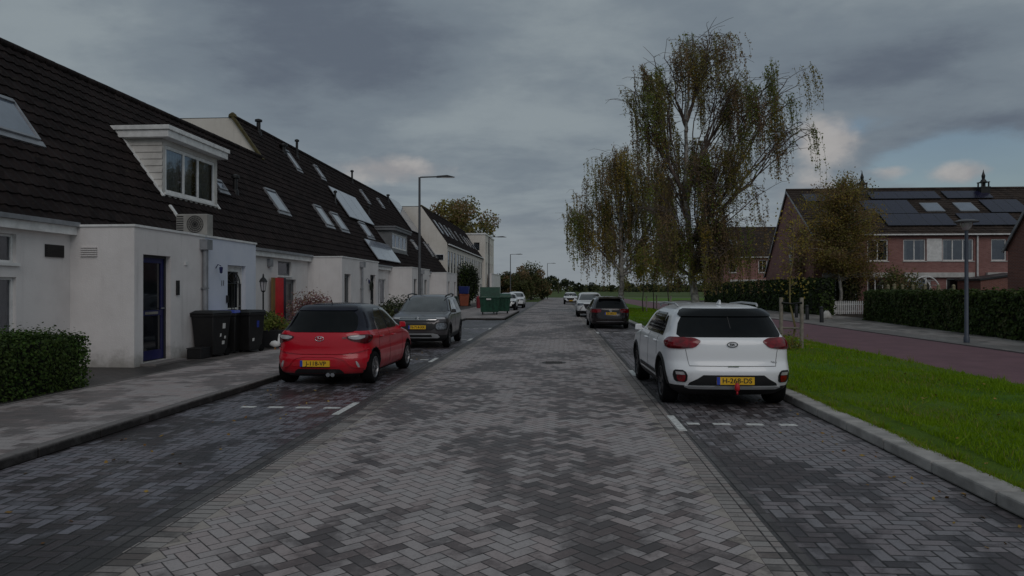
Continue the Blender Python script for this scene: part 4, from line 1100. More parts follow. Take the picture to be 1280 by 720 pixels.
car1, Sh, body = make_car('red_hatchback', 'shiny red small hatchback with black roof parked at the left kerb, seen from behind', 'car', (-4.43, 12.5, 0), R(-1.5), sp, 'cars parked along the kerbs')
car1.scale = (1.075, 1.03, 1.02)
cpatch(Sh, 'rear_window', [(-.60, 1.02, 1.10), (-.57, .985, 1.22), (-.50, .972, 1.315), (-.3, .968, 1.338), (0, .967, 1.345), (.3, .968, 1.338), (.50, .972, 1.315), (.57, .985, 1.22), (.60, 1.02, 1.10)], 'x', m_cglass, car1, nu=30, nv=10, off=.010)
cpatch(Sh, 'tailgate_crease', [(-.80, .66, .675), (-.66, .615, .635), (-.45, .585, .612), (0, .578, .606), (.45, .585, .612), (.66, .615, .635), (.80, .66, .675)], 'x', m_red, car1, nu=30, nv=3, off=.020)
cpatch(Sh, 'bumper_crease', [(-.62, .33, .345), (-.52, .37, .40), (-.44, .47, .52), (-.30, .515, .55), (0, .52, .555), (.30, .515, .55), (.44, .47, .52), (.54, .37, .40), (.74, .315, .335)], 'x', m_red, car1, nu=30, nv=3, off=.014)
for s_ in (1, -1):
    lp = cpatch(Sh, 'tail_lamp', [(.47, .865, .895), (.54, .825, .915), (.66, .795, .925), (.80, .765, .925), (.92, .79, .915), (1.02, .86, .90)], 's', m_taild, car1, side=s_, nu=16, off=.012)
    cpatch(Sh, 'clear_lens', [(.50, .868, .893), (.58, .845, .905), (.68, .845, .910), (.78, .875, .905)], 's', m_lampw, lp, side=s_, nu=10, off=.017)
    fl_ = patch(Sh, 'reflector', [(.345, .68, .715), (.40, .655, .70), (.455, .64, .665)], 's', m_lampw, car1, side=s_, nu=4, off=.012)
    # aerial-side spoiler wings and exhausts
patch(Sh, 'roof_spoiler', [(1.345, -.50, .50), (1.365, -.53, .53), (1.41, -.50, .50), (1.435, -.43, .43)], 'x', m_navy, car1, nu=24, nv=5, off=.024, skirt=.02)
patch(Sh, 'bumper_insert', [(.24, -.44, .44), (.29, -.40, .40), (.315, -.36, .36)], 'x', m_trimb, car1, nu=16, nv=3, off=.012)
patch(Sh, 'plate_recess', [(.36, -.46, .36), (.48, -.40, .30)], 'x', m_red, car1, nu=10, nv=2, off=.006)
plate(car1, rearB(Sh, .415, -.05, off=.024), 'J-118-VP')
mb = MB()
for xx in (.18, .26): mb.lathe([(.036, -.05), (.036, .08), (.030, .08), (.030, -.04)], (xx, .03, .215), axis='y', seg=18)
mb.build('exhaust', m_chrome, car1, smooth=True, ang=40)
def ring_logo(parent, B, rx, rz_, mat, rad=.006, extra=None, name='badge'):
    mb = MB(); pts = [B(rx*math.cos(a), rz_*math.sin(a), .006) for a in np.linspace(0, 2*math.pi, 28)]
    mb.tube(pts, rad, 6)
    for seg_ in (extra or []): mb.tube([B(u, v, .006) for u, v in seg_], rad, 6)
    mb.build(name, mat, parent, smooth=True)
ring_logo(car1, rearB(Sh, .855, off=.01), .075, .042, m_chrome, .006, [[(-.035, -.032), (-.018, .034)], [(.018, -.034), (.035, .032)], [(-.028, -.008), (.028, .008)]])
text_mesh('model_badge', 'i10', .055, m_chrome, rearB(Sh, .87, .43, off=.012), car1, depth=.003, bold=.002)
mb = MB(); mb.tube([(0, .40, 1.02), (.30, .36, 1.06)], .009, 6); mb.tube([(.02, .275, 1.06), (-.28, .275, 1.075)], .007, 6); mb.build('rear_wiper', m_black, car1)
mb = MB(); mb.tube([(0, .75, 1.465), (0, .62, 1.60)], [.008, .004], 6); mb.build('aerial', m_black, car1)
patch(Sh, 'light_bar', [(.345, -.30, .20), (.352, -.30, .20)], 'x', m_trimb, car1, nu=8, nv=1, off=.01)

# ---- white crossover ----------------------------------------------------------------------------
L = 4.36
sl = [(.20, .24, L-.16, .77, 3, 13), (.30, .08, L-.06, .855, 3.3, 13), (.42, .02, L-.01, .888, 3.3, 13), (.55, .0, L, .90, 3.3, 13), (.63, .03, L-.01, .90, 3.3, 13), (.72, .075, L-.04, .898, 3.3, 13),
      (.86, .085, L-.15, .893, 3.3, 13), (.96, .10, L-.62, .882, 3.4, 13), (1.03, .135, L-1.08, .85, 3.6, 11), (1.10, .20, L-1.22, .812, 3.6, 11), (1.22, .30, L-1.42, .765, 3.6, 11),
      (1.36, .41, L-1.66, .70, 3.5, 11), (1.44, .50, L-1.84, .645, 3.2, 7), (1.495, .66, L-2.1, .55, 3, 6), (1.53, .98, L-2.35, .38, 2.6, 4), (1.545, 1.7, L-2.5, .05, 2, 2)]
sp = dict(L=L, slices=sl, r=.335, ys=(.80, 3.50), hw=.90, tw=.215, zcol=(.36, 9), mats=[m_white, m_trimb, m_white], my=2.98, mz=1.04, mirror=m_white, rim=m_alloyd, ns=5, clad=True, rr=.70,
          side_glass=[([(1.045, .86, 1.14), (1.22, .94, 1.14), (1.34, 1.06, 1.14)], True), ([(1.045, 1.19, 2.0), (1.25, 1.19, 2.0), (1.385, 1.28, 2.0)], True),
                      ([(1.045, 2.06, 3.02), (1.18, 2.06, 2.82), (1.30, 2.06, 2.60), (1.39, 2.06, 2.42)], False)],
          side_trim=[([(.40, 1.35, 2.9), (.43, 1.33, 2.92), (.46, 1.35, 2.9)], m_trimb)],
          rear_glass=[(1.055, -.70, .70), (1.09, -.735, .735), (1.25, -.69, .69), (1.36, -.63, .63)],
          windshield=[(1.05, -.72, .72), (1.25, -.66, .66), (1.42, -.56, .56)], lines=[(2.03, .46, 1.03), (2.98, .50, 1.02), (1.16, .72, 1.03)], handles=[(2.22, .93), (1.30, .94)])
car2, Sh, body = make_car('white_crossover', 'white crossover with dark spoiler and tow hitch parked nearest on the right', 'car', (2.55, 10.42, 0), R(1.6), sp, 'cars parked along the kerbs')
for s_ in (1, -1):
    lp = cpatch(Sh, 'tail_lamp', [(.44, .985, 1.005), (.50, .925, 1.035), (.62, .895, 1.045), (.80, .885, 1.048), (.95, .888, 1.04), (1.06, .92, 1.01), (1.12, .96, .985)], 's', m_tail, car2, side=s_, nu=20, off=.014)
    patch(Sh, 'reflector_strip', [(.90, .60, 1.02), (.918, .57, 1.06)], 's', m_taild, lp, side=s_, nu=10, nv=1, off=.021)
    hs = patch(Sh, 'fog_lamp_housing', [(.405, .665, .80), (.43, .64, .84), (.50, .635, .865), (.555, .66, .855), (.58, .70, .82)], 's', m_black, car2, side=s_, nu=8, off=.010)
    patch(Sh, 'fog_lamp', [(.415, .68, .76), (.47, .66, .79), (.51, .665, .78)], 's', m_tail, hs, side=s_, nu=6, off=.018)
    patch(Sh, 'reverse_lamp', [(.515, .67, .80), (.555, .69, .81)], 's', m_lampw, hs, side=s_, nu=6, off=.018)
    mb = MB(); mb.tube([(s_*.60, .95, 1.50), (s_*.615, 1.05, 1.535), (s_*.625, 1.9, 1.545), (s_*.60, 2.5, 1.51), (s_*.585, 2.58, 1.47)], .017, 8); mb.build('roof_rail', m_silver, car2, smooth=True)
patch(Sh, 'roof_spoiler', [(1.345, -.645, .645), (1.37, -.665, .665), (1.43, -.62, .62), (1.455, -.57, .57)], 'x', m_cglass, car2, nu=24, nv=5, off=.022, skirt=.02)
patch(Sh, 'bumper_insert', [(.362, -.62, .62), (.40, -.60, .60), (.455, -.50, .50), (.515, -.42, .42)], 'x', m_trimb, car2, nu=20, nv=5, off=.008)
patch(Sh, 'skid_plate', [(.315, -.60, .60), (.34, -.66, .66), (.352, -.66, .66)], 'x', m_silver, car2, nu=16, nv=2, off=.022)
plate(car2, rearB(Sh, .435, .02, off=.022), 'H-268-DS')
patch(Sh, 'tailgate_gap', [(.638, -.60, .60), (.646, -.60, .60)], 'x', M('shadow_gap', (.12, .12, .125), .7), car2, nu=16, nv=1, off=.003, skirt=.004)
for s_ in (1, -1): patch(Sh, 'tailgate_gap', [(.642, s_*.598, s_*.604), (.88, s_*.64, s_*.646)], 'x', bpy.data.materials['shadow_gap'], car2, nu=1, nv=8, off=.003, skirt=.004)
ring_logo(car2, rearB(Sh, .955, off=.012), .072, .036, m_black, .006)
text_mesh('badge_lettering', 'KIA', .042, m_black, rearB(Sh, .955, off=.016), car2, depth=.002, bold=.0015)
text_mesh('model_badge', 'Niro', .045, m_zinc, rearB(Sh, .70, .58, off=.010), car2, depth=.002)
mb = MB(); mb.box(-.075, .075, -.006, .006, .004, .02, 0, rearB(Sh, .645)); mb.build('tailgate_handle', m_chrome, car2)
mb = MB(); mb.tube([(.02, .30, .30), (.02, -.02, .28), (.02, -.07, .30), (.02, -.08, .35)], .016, 8); hk = mb.build('tow_hook', m_black, car2, smooth=True)
mb = MB(); mb.lathe([(.002, -.05), (.028, -.04), (.036, -.01), (.034, .04), (.018, .065), (.002, .07)], (.02, -.085, .345), seg=14); mb.tube([(.02, -.085, .30), (.02, -.085, .25)], .014, 8)
mb.build('tow_ball_cap', M('red_rubber_cap', (.5, .01, .02), .5), hk, smooth=True)
mb = MB(); mb.tube([(0, .43, 1.40), (.02, .22, 1.11)], .010, 6); mb.tube([(-.32, .262, 1.115), (.30, .262, 1.105)], .009, 6); mb.build('rear_wiper', m_black, car2)
mb = MB(); mb.hexa([(-.02, .80, 1.53), (.02, .80, 1.53), (.012, 1.0, 1.54), (-.012, 1.0, 1.54), (-.006, .78, 1.60), (.006, .78, 1.60), (.004, .86, 1.60), (-.004, .86, 1.60)]); mb.build('shark_fin_aerial', m_white, car2, bevel=.004)

car2.scale = (1.05, 1.02, 1.01)
# ---- grey compact suv facing us -----------------------------------------------------------------
L = 4.16
def suv(L, w, H, k=1.0):
    s = H/1.60
    return [(.22*s, .20, L-.16, w-.12, 3, 13), (.32*s, .06, L-.05, w-.04, 3, 13), (.48*s, .0, L, w-.01, 3, 13), (.62*s, .01, L-.005, w, 3, 13), (.76*s, .04, L-.03, w, 3, 13), (.90*s, .05, L-.10, w-.01, 3, 13),
            (1.0*s, .07, L-.50, w-.02, 3.3, 13), (1.07*s, .10, L-.98, w-.05, 3.5, 11), (1.15*s, .14, L-1.10, w-.09, 3.5, 11), (1.30*s, .22, L-1.33, w-.145, 3.5, 11), (1.43*s, .30, L-1.55, w-.20, 3.5, 11),
            (1.51*s, .42, L-1.72, w-.26, 3.2, 7), (1.565*s, .60, L-1.98, w-.36, 3, 6), (1.59*s, 1.0, L-2.3, w-.55, 2.6, 4), (1.60*s, 1.6, L-2.45, .05, 2, 2)]
w_ = .885
sp = dict(L=L, slices=suv(L, w_, 1.63), r=.335, ys=(.72, 3.33), hw=w_, zcol=(.42, 9), mats=[m_gpaint, m_trimb, m_gpaint], my=2.86, mz=1.09, mirror=m_trimb, rim=m_alloyd, clad=True,
          side_glass=[([(1.11, .60, 1.40), (1.3, .66, 1.40), (1.44, .80, 1.40)], True), ([(1.11, 1.46, 2.12), (1.45, 1.46, 2.12)], False), ([(1.11, 2.18, 2.96), (1.25, 2.18, 2.78), (1.45, 2.18, 2.48)], False)],
          rear_glass=[(1.12, -.62, .62), (1.42, -.56, .56)], windshield=[(1.10, -.735, .735), (1.3, -.68, .68), (1.50, -.57, .57)], lines=[(2.15, .46, 1.08), (3.0, .55, 1.05)], handles=[(2.30, .99), (1.5, .99)])
car3, Sh, body = make_car('grey_compact_suv', 'dark grey compact suv with roof rails parked facing us behind the red hatchback', 'car', (-4.33, 20.55+L, 0), R(181.0), sp, 'cars parked along the kerbs')
for s_ in (1, -1):
    h = patch(Sh, 'headlamp_surround', [(.56, -.84, -.56), (.62, -.86, -.50), (.74, -.86, -.50), (.80, -.84, -.56)], 'f', m_trimb, car3, side=s_, nu=10, nv=6, off=.012)
    patch(Sh, 'headlamp', [(.585, -.80, -.60), (.64, -.83, -.55), (.72, -.83, -.55), (.775, -.80, -.60)], 'f', m_headd, h, side=s_, nu=10, nv=6, off=.022)
    patch(Sh, 'daytime_lamp', [(.885, -.80, -.56), (.93, -.78, -.54)], 'f', m_lampw, car3, side=s_, nu=8, nv=2, off=.014)
    mb = MB(); mb.tube([(s_*.60, .80, 1.565), (s_*.64, .92, 1.615), (s_*.66, 1.6, 1.645), (s_*.64, 2.35, 1.605), (s_*.60, 2.50, 1.545)], .022, 8); mb.build('roof_rail', m_black, car3, smooth=True)
patch(Sh, 'grille', [(.80, -.50, .50), (.86, -.60, .60), (.90, -.58, .58)], 'f', m_trimb, car3, nu=14, nv=3, off=.012)
patch(Sh, 'grille_bar', [(.905, -.72, .72), (.918, -.72, .72)], 'f', m_chrome, car3, nu=14, nv=1, off=.02)
patch(Sh, 'grille_bar', [(.862, -.56, .56), (.874, -.56, .56)], 'f', m_chrome, car3, nu=14, nv=1, off=.02)
patch(Sh, 'lower_grille', [(.56, -.42, .42), (.60, -.50, .50), (.74, -.50, .50), (.77, -.44, .44)], 'f', m_trimb, car3, nu=14, nv=4, off=.012)
patch(Sh, 'skid_plate', [(.33, -.60, .60), (.36, -.66, .66), (.44, -.60, .60), (.47, -.46, .46)], 'f', m_silver, car3, nu=14, nv=3, off=.012)
patch(Sh, 'air_intake', [(.37, -.44, .44), (.43, -.42, .42)], 'f', m_black, car3, nu=12, nv=2, off=.020)
B = frontB(Sh, .90, off=.03)
mb = MB()
for q in (0, .045): mb.tube([B(-.06, -.03+q, 0), B(0, .02+q, 0), B(.06, -.03+q, 0)], .010, 6)
mb.build('badge', m_chrome, car3, smooth=True)
plate(car3, frontB(Sh, .655, off=.03), 'N-714-XK')

# ---- black estate, white suv, far white hatch ---------------------------------------------------
def wagon(L, w, H):
    s = H/1.47
    return [(.18*s, .16, L-.14, w-.12, 3, 13), (.27*s, .04, L-.04, w-.04, 3, 13), (.45*s, .0, L, w-.01, 3, 13), (.58*s, .015, L-.01, w, 3, 13), (.72*s, .045, L-.10, w, 3, 13), (.84*s, .06, L-.34, w-.012, 3.3, 13),
            (.91*s, .08, L-.85, w-.03, 3.4, 13), (.96*s, .12, L-1.10, w-.065, 3.5, 11), (1.08*s, .22, L-1.32, w-.125, 3.5, 11), (1.22*s, .33, L-1.58, w-.19, 3.5, 11), (1.34*s, .43, L-1.85, w-.25, 3.3, 7),
            (1.41*s, .56, L-2.15, w-.34, 3, 6), (1.455*s, .9, L-2.45, w-.5, 2.6, 4), (1.47*s, 1.8, L-2.6, .05, 2, 2)]
L = 4.56
sp = dict(L=L, slices=wagon(L, .895, 1.47), r=.32, ys=(.95, 3.63), hw=.895, zcol=(.25, 9), mats=[m_bpaint, m_trimb, m_bpaint], my=3.0, mz=.99, mirror=m_bpaint, lo=True,
          side_glass=[([(.97, .5, 1.1), (1.3, .75, 1.1)], True), ([(.97, 1.15, 2.0), (1.33, 1.15, 2.0)], True), ([(.97, 2.05, 3.1), (1.33, 2.05, 2.45)], False)],
          rear_glass=[(.95, -.66, .66), (1.15, -.61, .61), (1.31, -.54, .54)], windshield=[(.97, -.7, .7), (1.35, -.55, .55)], lines=[(2.02, .4, .95)])
car4, Sh, body = make_car('black_estate_car', 'black estate car parked on the right beyond the white crossover, tail towards us', 'car', (2.28, 31.6, 0), R(1.0), sp, 'cars parked along the kerbs')
for s_ in (1, -1): patch(Sh, 'tail_lamp', [(.74, .46, 1.06), (.80, .42, 1.12), (.87, .42, 1.10), (.90, .52, 1.0)], 's', m_tail, car4, side=s_, nu=10, off=.012)
plate(car4, rearB(Sh, .70, 0, off=.02), 'ZV-562-T')
patch(Sh, 'chrome_strip', [(.33, -.62, .62), (.35, -.62, .62)], 'x', m_chrome, car4, nu=12, nv=1, off=.015)
ring_logo(car4, rearB(Sh, .83, off=.012), .055, .055, m_chrome, .009, [[(-.035, .035), (-.015, -.035), (0, .01), (.015, -.035), (.035, .035)]])
mb = MB(); mb.hexa([(-.55, .33, 1.36), (.55, .33, 1.36), (.5, .7, 1.40), (-.5, .7, 1.40), (-.52, .32, 1.385), (.52, .32, 1.385), (.48, .7, 1.44), (-.48, .7, 1.44)]); mb.build('roof_spoiler', m_bpaint, car4)
for s_ in (1, -1):
    mb = MB(); mb.tube([(s_*.55, .85, 1.40), (s_*.57, .95, 1.455), (s_*.57, 2.3, 1.455), (s_*.55, 2.45, 1.38)], .016, 6); mb.build('roof_rail', m_silver, car4)
def facing_suv(label, loc, paintm, L=4.4, w=.90, H=1.60, drl=True, name='white_suv', rz=180.0, txt=None):
    s = H/1.6
    sp = dict(L=L, slices=suv(L, w, H), r=.34*s, ys=(.85, 3.53), hw=w, zcol=(.40*s, 9), mats=[paintm, m_trimb, paintm], my=3.0, mz=1.08*s, mirror=paintm, lo=True, rim=m_alloyd,
              side_glass=[([(1.10*s, .70, 2.05), (1.42*s, .95, 2.05)], True), ([(1.10*s, 2.12, 3.1), (1.24*s, 2.12, 2.9), (1.42*s, 2.12, 2.6)], True)],
              rear_glass=[(1.10*s, -.66, .66), (1.40*s, -.56, .56)], windshield=[(1.09*s, -.74, .74), (1.47*s, -.58, .58)])
    t, Sh, b = make_car(name, label, 'car', loc, R(rz), sp, 'cars parked along the kerbs')
    for s_ in (1, -1):
        patch(Sh, 'headlamp', [(.76*s, -.86, -.56), (.82*s, -.85, -.48), (.90*s, -.80, -.46)], 'f', m_headd, t, side=s_, nu=8, nv=3, off=.014)
        if drl: patch(Sh, 'bumper_lamp', [(.45*s, -.74, -.66), (.62*s, -.66, -.56), (.74*s, -.52, -.46)], 'f', m_lampw, t, side=s_, nu=4, nv=4, off=.016)
        patch(Sh, 'tail_lamp', [(.85*s, .55, .95), (.95*s, .5, .95)], 's', m_tail, t, side=s_, nu=8, off=.014)
    patch(Sh, 'grille', [(.55*s, -.34, .34), (.86*s, -.50, .50)], 'f', m_trimb, t, nu=10, nv=3, off=.012)
    patch(Sh, 'lower_grille', [(.34*s, -.60, .60), (.42*s, -.66, .66)], 'f', m_black, t, nu=10, nv=2, off=.012)
    plate(t, frontB(Sh, .50*s, off=.03), txt)
    return t
facing_suv('white suv with bright front bumper lamps facing us ahead of the black estate', (1.98, 44.9+4.4, 0), m_white2, txt='T-356-RB')
t = facing_suv('small white hatchback far down the lane on the right, facing us', (1.28, 84.5+3.9, 0), m_white2, L=3.9, w=.86, H=1.45, drl=False, name='white_hatchback', txt='GK-907-P')
facing_suv('white hatchback parked on the left right behind the green containers', (-4.55, 58.0+3.9, 0), m_white2, L=3.9, w=.87, H=1.50, drl=False, name='white_hatchback', txt='K-483-LD')
facing_suv('farthest white car on the left side, parked beyond the white hatchback', (-4.35, 66.5+4.2, 0), m_white, L=4.2, w=.88, H=1.58, drl=False, name='white_car', txt='R-240-FN')
# ================================================================ brick houses on the right
def brickwall(name, a, b_, mort=(.24, .20, .19)):
    m, nt, b = newmat(name); P = objco(nt); x, y, z = sep(nt, P)
    r, d = brickfield(nt, x+y, z, .065, (.22, .065, .5))
    f = noise(nt, P, .6, 5, .6).sstep(.3, .7)
    c = cmix(nt, r, a, b_); c = cmix(nt, f*.35, c, tuple(v*.6 for v in a)); c = cmix(nt, d.sstep(.05, .16).rsub(1.0), c, mort)
    setc(nt, b, 'Base Color', c); setc(nt, b, 'Roughness', .85); bump(nt, b, d.sstep(.0, .2)+r*.2, .6, .008); return m
m_brick = brickwall('pink_red_brick', (.27, .105, .090), (.37, .17, .15))
m_brick2 = brickwall('red_brown_brick', (.20, .070, .050), (.28, .105, .072))
m_concr = M('white_band', (.55, .54, .52), .7, var=.2, scale=3)
def brick_house(X0, X1, Yf, label, gable=True, wins=(), lower=(), panels=(), lights=(), wallm=None, band=True, pipe=False, infill=None, side_win=False, group='brick houses on the right', zo=0.0):
    wallm = wallm or m_brick
    ZE3, ZR3 = 5.75+zo, 9.45+zo; YR = Yf+5.6; YB = Yf+11.3; ZB = 3.05+zo
    t = thing('brick_house', label, 'house', (X0, Yf, .1), 0, group)
    B = basis((X0, Yf, 0), (1, 0, 0), (0, 0, 1), (0, -1, 0)); L = X1-X0
    ops = [w for w in wins]+[w for w in lower]
    w = MB(); wall(w, B, L-.002, ZE3, ops, .1, v0=.05)
    if gable: w.poly([(X0+.001, Yf, .05), (X0+.001, Yf, ZE3), (X0+.001, YR, ZR3-.1), (X0+.001, YB, ZB), (X0+.001, YB, .05)])
    w.quad((X0, YB, .05), (X1, YB, .05), (X1, YB, ZB), (X0, YB, ZB)); w.poly([(X1-.004, Yf, .05), (X1-.004, Yf, ZE3), (X1-.004, YR, ZR3-.1), (X1-.004, YB, ZB), (X1-.004, YB, .05)])
    w.build('wall', wallm, t)
    for o in ops:
        wd = o[1]-o[0]; window(t, B, *o, m_trim, m_glass, t=.08, mull=[o[0]+wd*k/(3 if wd > 1.9 else 2) for k in range(1, 3 if wd > 1.9 else 2)] if wd > 1 else (), sill=m_concr, curtain=(m_curt, ((0, .2), (.8, 1))) if wd > 1 else None)
    if infill:
        f = MB(); f.box(infill[0], infill[1], infill[2], infill[3], .003, .03, 0, B); f.build('wall_panel', m_trim, t)
    def slope(y0, z0, y1, z1, up_sign):
        d_ = Vector((0, y1-y0, z1-z0)); Ls = d_.length; d_.normalize(); N_ = Vector((0, -d_.z, d_.y)) if up_sign > 0 else Vector((0, -d_.z, d_.y))
        if N_.z < 0: N_ = -N_
        return basis((X0-(.12 if gable else 0), y0, z0), (1, 0, 0), d_, N_), Ls
    g_ = .12 if gable else 0
    Bs, Ls = slope(Yf-.25, ZE3-.16, YR, ZR3, 1)
    r = MB(); tiles(r, Bs, 0, L+g_, Ls, res=4); r.quad(Bs(0, 0, -.06), Bs(L+g_, 0, -.06), Bs(L+g_, Ls, -.06), Bs(0, Ls, -.06))
    Bb, Lb = slope(YB+.2, ZB-.2, YR, ZR3, -1)
    tiles(r, Bb, 0, L+g_, Lb, res=4); r.quad(Bb(0, 0, -.06), Bb(0, Lb, -.06), Bb(L+g_, Lb, -.06), Bb(L+g_, 0, -.06))
    ro = r.build('roof', m_tileR, t)
    g = MB(); g.tube([(X0-g_, YR, ZR3+.03), (X1, YR, ZR3+.03)], .12, 8); g.build('ridge_tiles', m_tileR, ro)
    if gable:
        g = MB(); 
        g.box(-.03, .03, -.05, Ls, -.13, .0, 0, Bs); g.box(-.03, .03, -.05, Lb, -.13, .0, 0, Bb); g.build('bargeboard', m_zinc, t)
    g = MB(); g.box(0, L-.004, ZE3-.24, ZE3-.15, .2, .32, 0, B); g.build('gutter', m_trim, t)
    g = MB(); g.box(0, L-.004, ZE3-.26, ZE3-.14, .003, .175, 0, B); g.build('soffit', m_dark, t)
    if band:
        g = MB(); g.box(L*.10, L-.3, 2.62, 2.95, .003, .22, 0, B); g.build('canopy_band', m_concr, t)
    for (a, b, c, d_, cols) in panels:
        f = MB(); f.box(a, b, c, d_, .09, .14, 0, Bs); o = f.build('solar_panel', m_dark, t)
        f = MB()
        for i in range(cols):
            f.box(a+(b-a)*i/cols+.015, a+(b-a)*(i+1)/cols-.015, c+.015, d_-.015, .141, .146, 0, Bs)
        f.build('cell_sheet', m_pv, o)
    for (a, b, c, d_) in lights:
        f = MB(); f.box(a, b, c, d_, -.02, .12, 0, Bs); o = f.build('skylight', m_zinc, t)
        f = MB(); f.box(a+.08, b-.08, c+.08, d_-.08, .121, .128, 0, Bs); f.build('pane', m_glassR, o)
    if pipe:
        g = MB(); g.tube([B(L-.05, .1, .1), B(L-.05, ZE3-.2, .1)], .055, 10); g.build('downpipe', m_trim, t)
    if side_win:
        f = MB(); f.box(X0-.03, X0-.001, YR-1.0, YR-.45, 3.7, 5.2); o = f.build('window', m_trim, t)
        f = MB(); f.box(X0-.036, X0-.031, YR-.95, YR-.5, 3.78, 5.12); f.build('pane', m_dglass, o)
    return t, B, Bs
UW = (3.75, 5.25)
A1, BA, SA = brick_house(17.6, 23.05, 49.7, 'brick end house whose gable faces the street, behind the yellow birch', wins=[(.5, 1.5, *UW), (3.6, 5.0, *UW)], lower=[(.8, 2.9, .9, 2.6), (3.6, 4.7, .9, 2.6)],
    panels=[(.9, 4.8, 4.9, 6.1, 4)], lights=[(3.0, 4.1, 3.2, 4.3)], pipe=False, side_win=True)
A2, BA2, SA2 = brick_house(23.05, 28.5, 49.7, 'pink brick house with long solar roof and white window band, middle of the row', gable=False, wins=[(.55, 2.05, *UW), (3.15, 5.2, *UW)], lower=[(3.4, 5.1, .7, 2.55), (.7, 2.4, .7, 2.5)],
    panels=[(.2, 5.2, 5.2, 6.4, 5), (-.2, 4.4, 1.0, 2.75, 5), (-.9, 2.6, 2.8, 4.95, 4)], lights=[(3.3, 4.6, 3.15, 4.5)], pipe=True, infill=(2.1, 3.1, 3.72, 5.28))
A3, BA3, SA3 = brick_house(28.5, 33.95, 49.7, 'brick house at the right edge behind the lamp, dark shed at its front', gable=False, wins=[(.9, 1.9, *UW), (3.2, 5.0, *UW)], lower=[(3.4, 5.1, .7, 2.55)],
    panels=[(-.4, 3.2, 1.0, 2.75, 4), (.2, 3.5, 5.2, 6.4, 3), (2.2, 4.9, 2.9, 4.9, 3)], lights=[(.2, 1.5, 3.15, 4.5)])
brick_house(33.95, 39.4, 49.7, 'brick house just beyond the right edge of the row', gable=False, wins=[(.55, 2.05, *UW)], lower=[])
brick_house(19.2, 25.4, 83.0, 'distant brick house seen between birch and gable, left of the two', wins=[(.5, 1.4, *UW), (3.9, 4.9, *UW)], lower=[(1.0, 3.0, .9, 2.6), (4.0, 5.2, .9, 2.6)], pipe=False, lights=[(1.2, 2.2, 2.6, 3.9)], group='far brick houses')
brick_house(25.4, 31.6, 83.0, 'distant brick house seen between birch and gable, right of the two', gable=False, wins=[(.9, 1.9, *UW), (3.9, 5.3, *UW)], lower=[(1.0, 3.0, .9, 2.6)], group='far brick houses')
brick_house(20.6, 31.5, 22.3, 'near brick house whose red gable cuts the right edge of the picture', wallm=m_brick2, wins=[], lower=[], band=False, group=None, zo=.75)
# chimneys with tall caps
def chimney(parent, X, Y, Z):
    mb = MB(); mb.box(X-.33, X+.33, Y-.30, Y+.30, Z-1.0, Z+.30); c = mb.build('chimney', m_black, parent)
    mb = MB(); mb.box(X-.36, X+.36, Y-.33, Y+.33, Z+.302, Z+.40)
    for dx_ in (-.24, .24):
        for dy_ in (-.24, .24): mb.box(X+dx_-.04, X+dx_+.04, Y+dy_-.04, Y+dy_+.04, Z+.402, Z+.72)
    mb.box(X-.31, X+.31, Y-.31, Y+.31, Z+.722, Z+.78); mb.lathe([(.24, Z+.78), (.15, Z+.95), (.10, Z+1.0), (.13, Z+1.25), (.05, Z+1.5), (.01, Z+1.72)], (X, Y, 0), seg=12)
    mb.lathe([(.13, Z+.43), (.13, Z+.72)], (X, Y, 0), seg=10)
    mb.build('chimney_cap', m_black, c)
chimney(A2, 22.95, 54.7, 9.1); chimney(A3, 31.8, 54.7, 9.1)
# garden objects in front of the brick row
sh = thing('garden_shed', 'dark red brick shed with sloping top between hedge and brick house', 'shed', (26.8, 46.6, .1))
mb = MB(); mb.prism([(26.8, 46.4, .05), (29.6, 46.4, .05), (29.6, 46.4, 2.75), (26.8, 46.4, 2.35)], (0, 2.6, 0)); mb.build('shed_wall', m_brick2, sh)
mb = MB(); mb.prism([(26.7, 46.3, 2.36), (29.7, 46.3, 2.78), (29.7, 46.3, 2.90), (26.7, 46.3, 2.48)], (0, 2.8, 0)); mb.build('roof', m_dark, sh)
# white garden arch
ar = MB(); ax0, ay0 = 23.0, 47.3
for off_ in (0, 1.1):
    pts = [(ax0+.88-.88*math.cos(a), ay0+off_, 1.70+.95*math.sin(a)) for a in np.linspace(0, math.pi, 15)]
    ar.tube([(ax0, ay0+off_, .1)]+pts+[(ax0+1.76, ay0+off_, .1)], .045, 6)
for a in np.linspace(0, math.pi, 9): ar.tube([(ax0+.88-.88*math.cos(a), ay0, 1.70+.95*math.sin(a)), (ax0+.88-.88*math.cos(a), ay0+1.1, 1.70+.95*math.sin(a))], .025, 5)
ar.tube([(ax0+.88, ay0, .1), (ax0+.88, ay0, 2.62)], .04, 6)
tag(ar.build('garden_arch', m_trim), 'white arched greenhouse frame standing behind the hedge in front of the brick house', 'garden arch')
for i, (px, hgt) in enumerate(((1110, 2.0), (1118, 2.05), (1128, 2.0), (1141, 2.0), (1156, 2.05), (1173, 2.0), (1192, 2.0))):
    p = onZ(px, 402, .1); d_ = ray(px, 362); yy_ = 43.5; k = yy_/d_.y; x_ = d_.x*k
    mb = MB(); mb.box(x_-.07, x_+.07, yy_-.07, yy_+.07, .05, hgt); mb.lathe([(.10, hgt), (.06, hgt+.08), (.001, hgt+.1)], (x_, yy_, 0), seg=8)
    o = mb.build('fence_post', bpy.data.materials.get('post_wood') or M('post_wood', (.26, .23, .14), .8, var=.3), None)
    tag(o, ['leftmost light wooden post sticking up over the trimmed hedge', 'second wooden post over the hedge from the left', 'third wooden post over the hedge from the left', 'wooden post just left of the white arch',
            'wooden post below the middle of the white arch', 'wooden post at the right foot of the white arch', 'wooden post nearest the lamp post, above the hedge'][i], 'post', 'wooden posts behind the trimmed hedge')
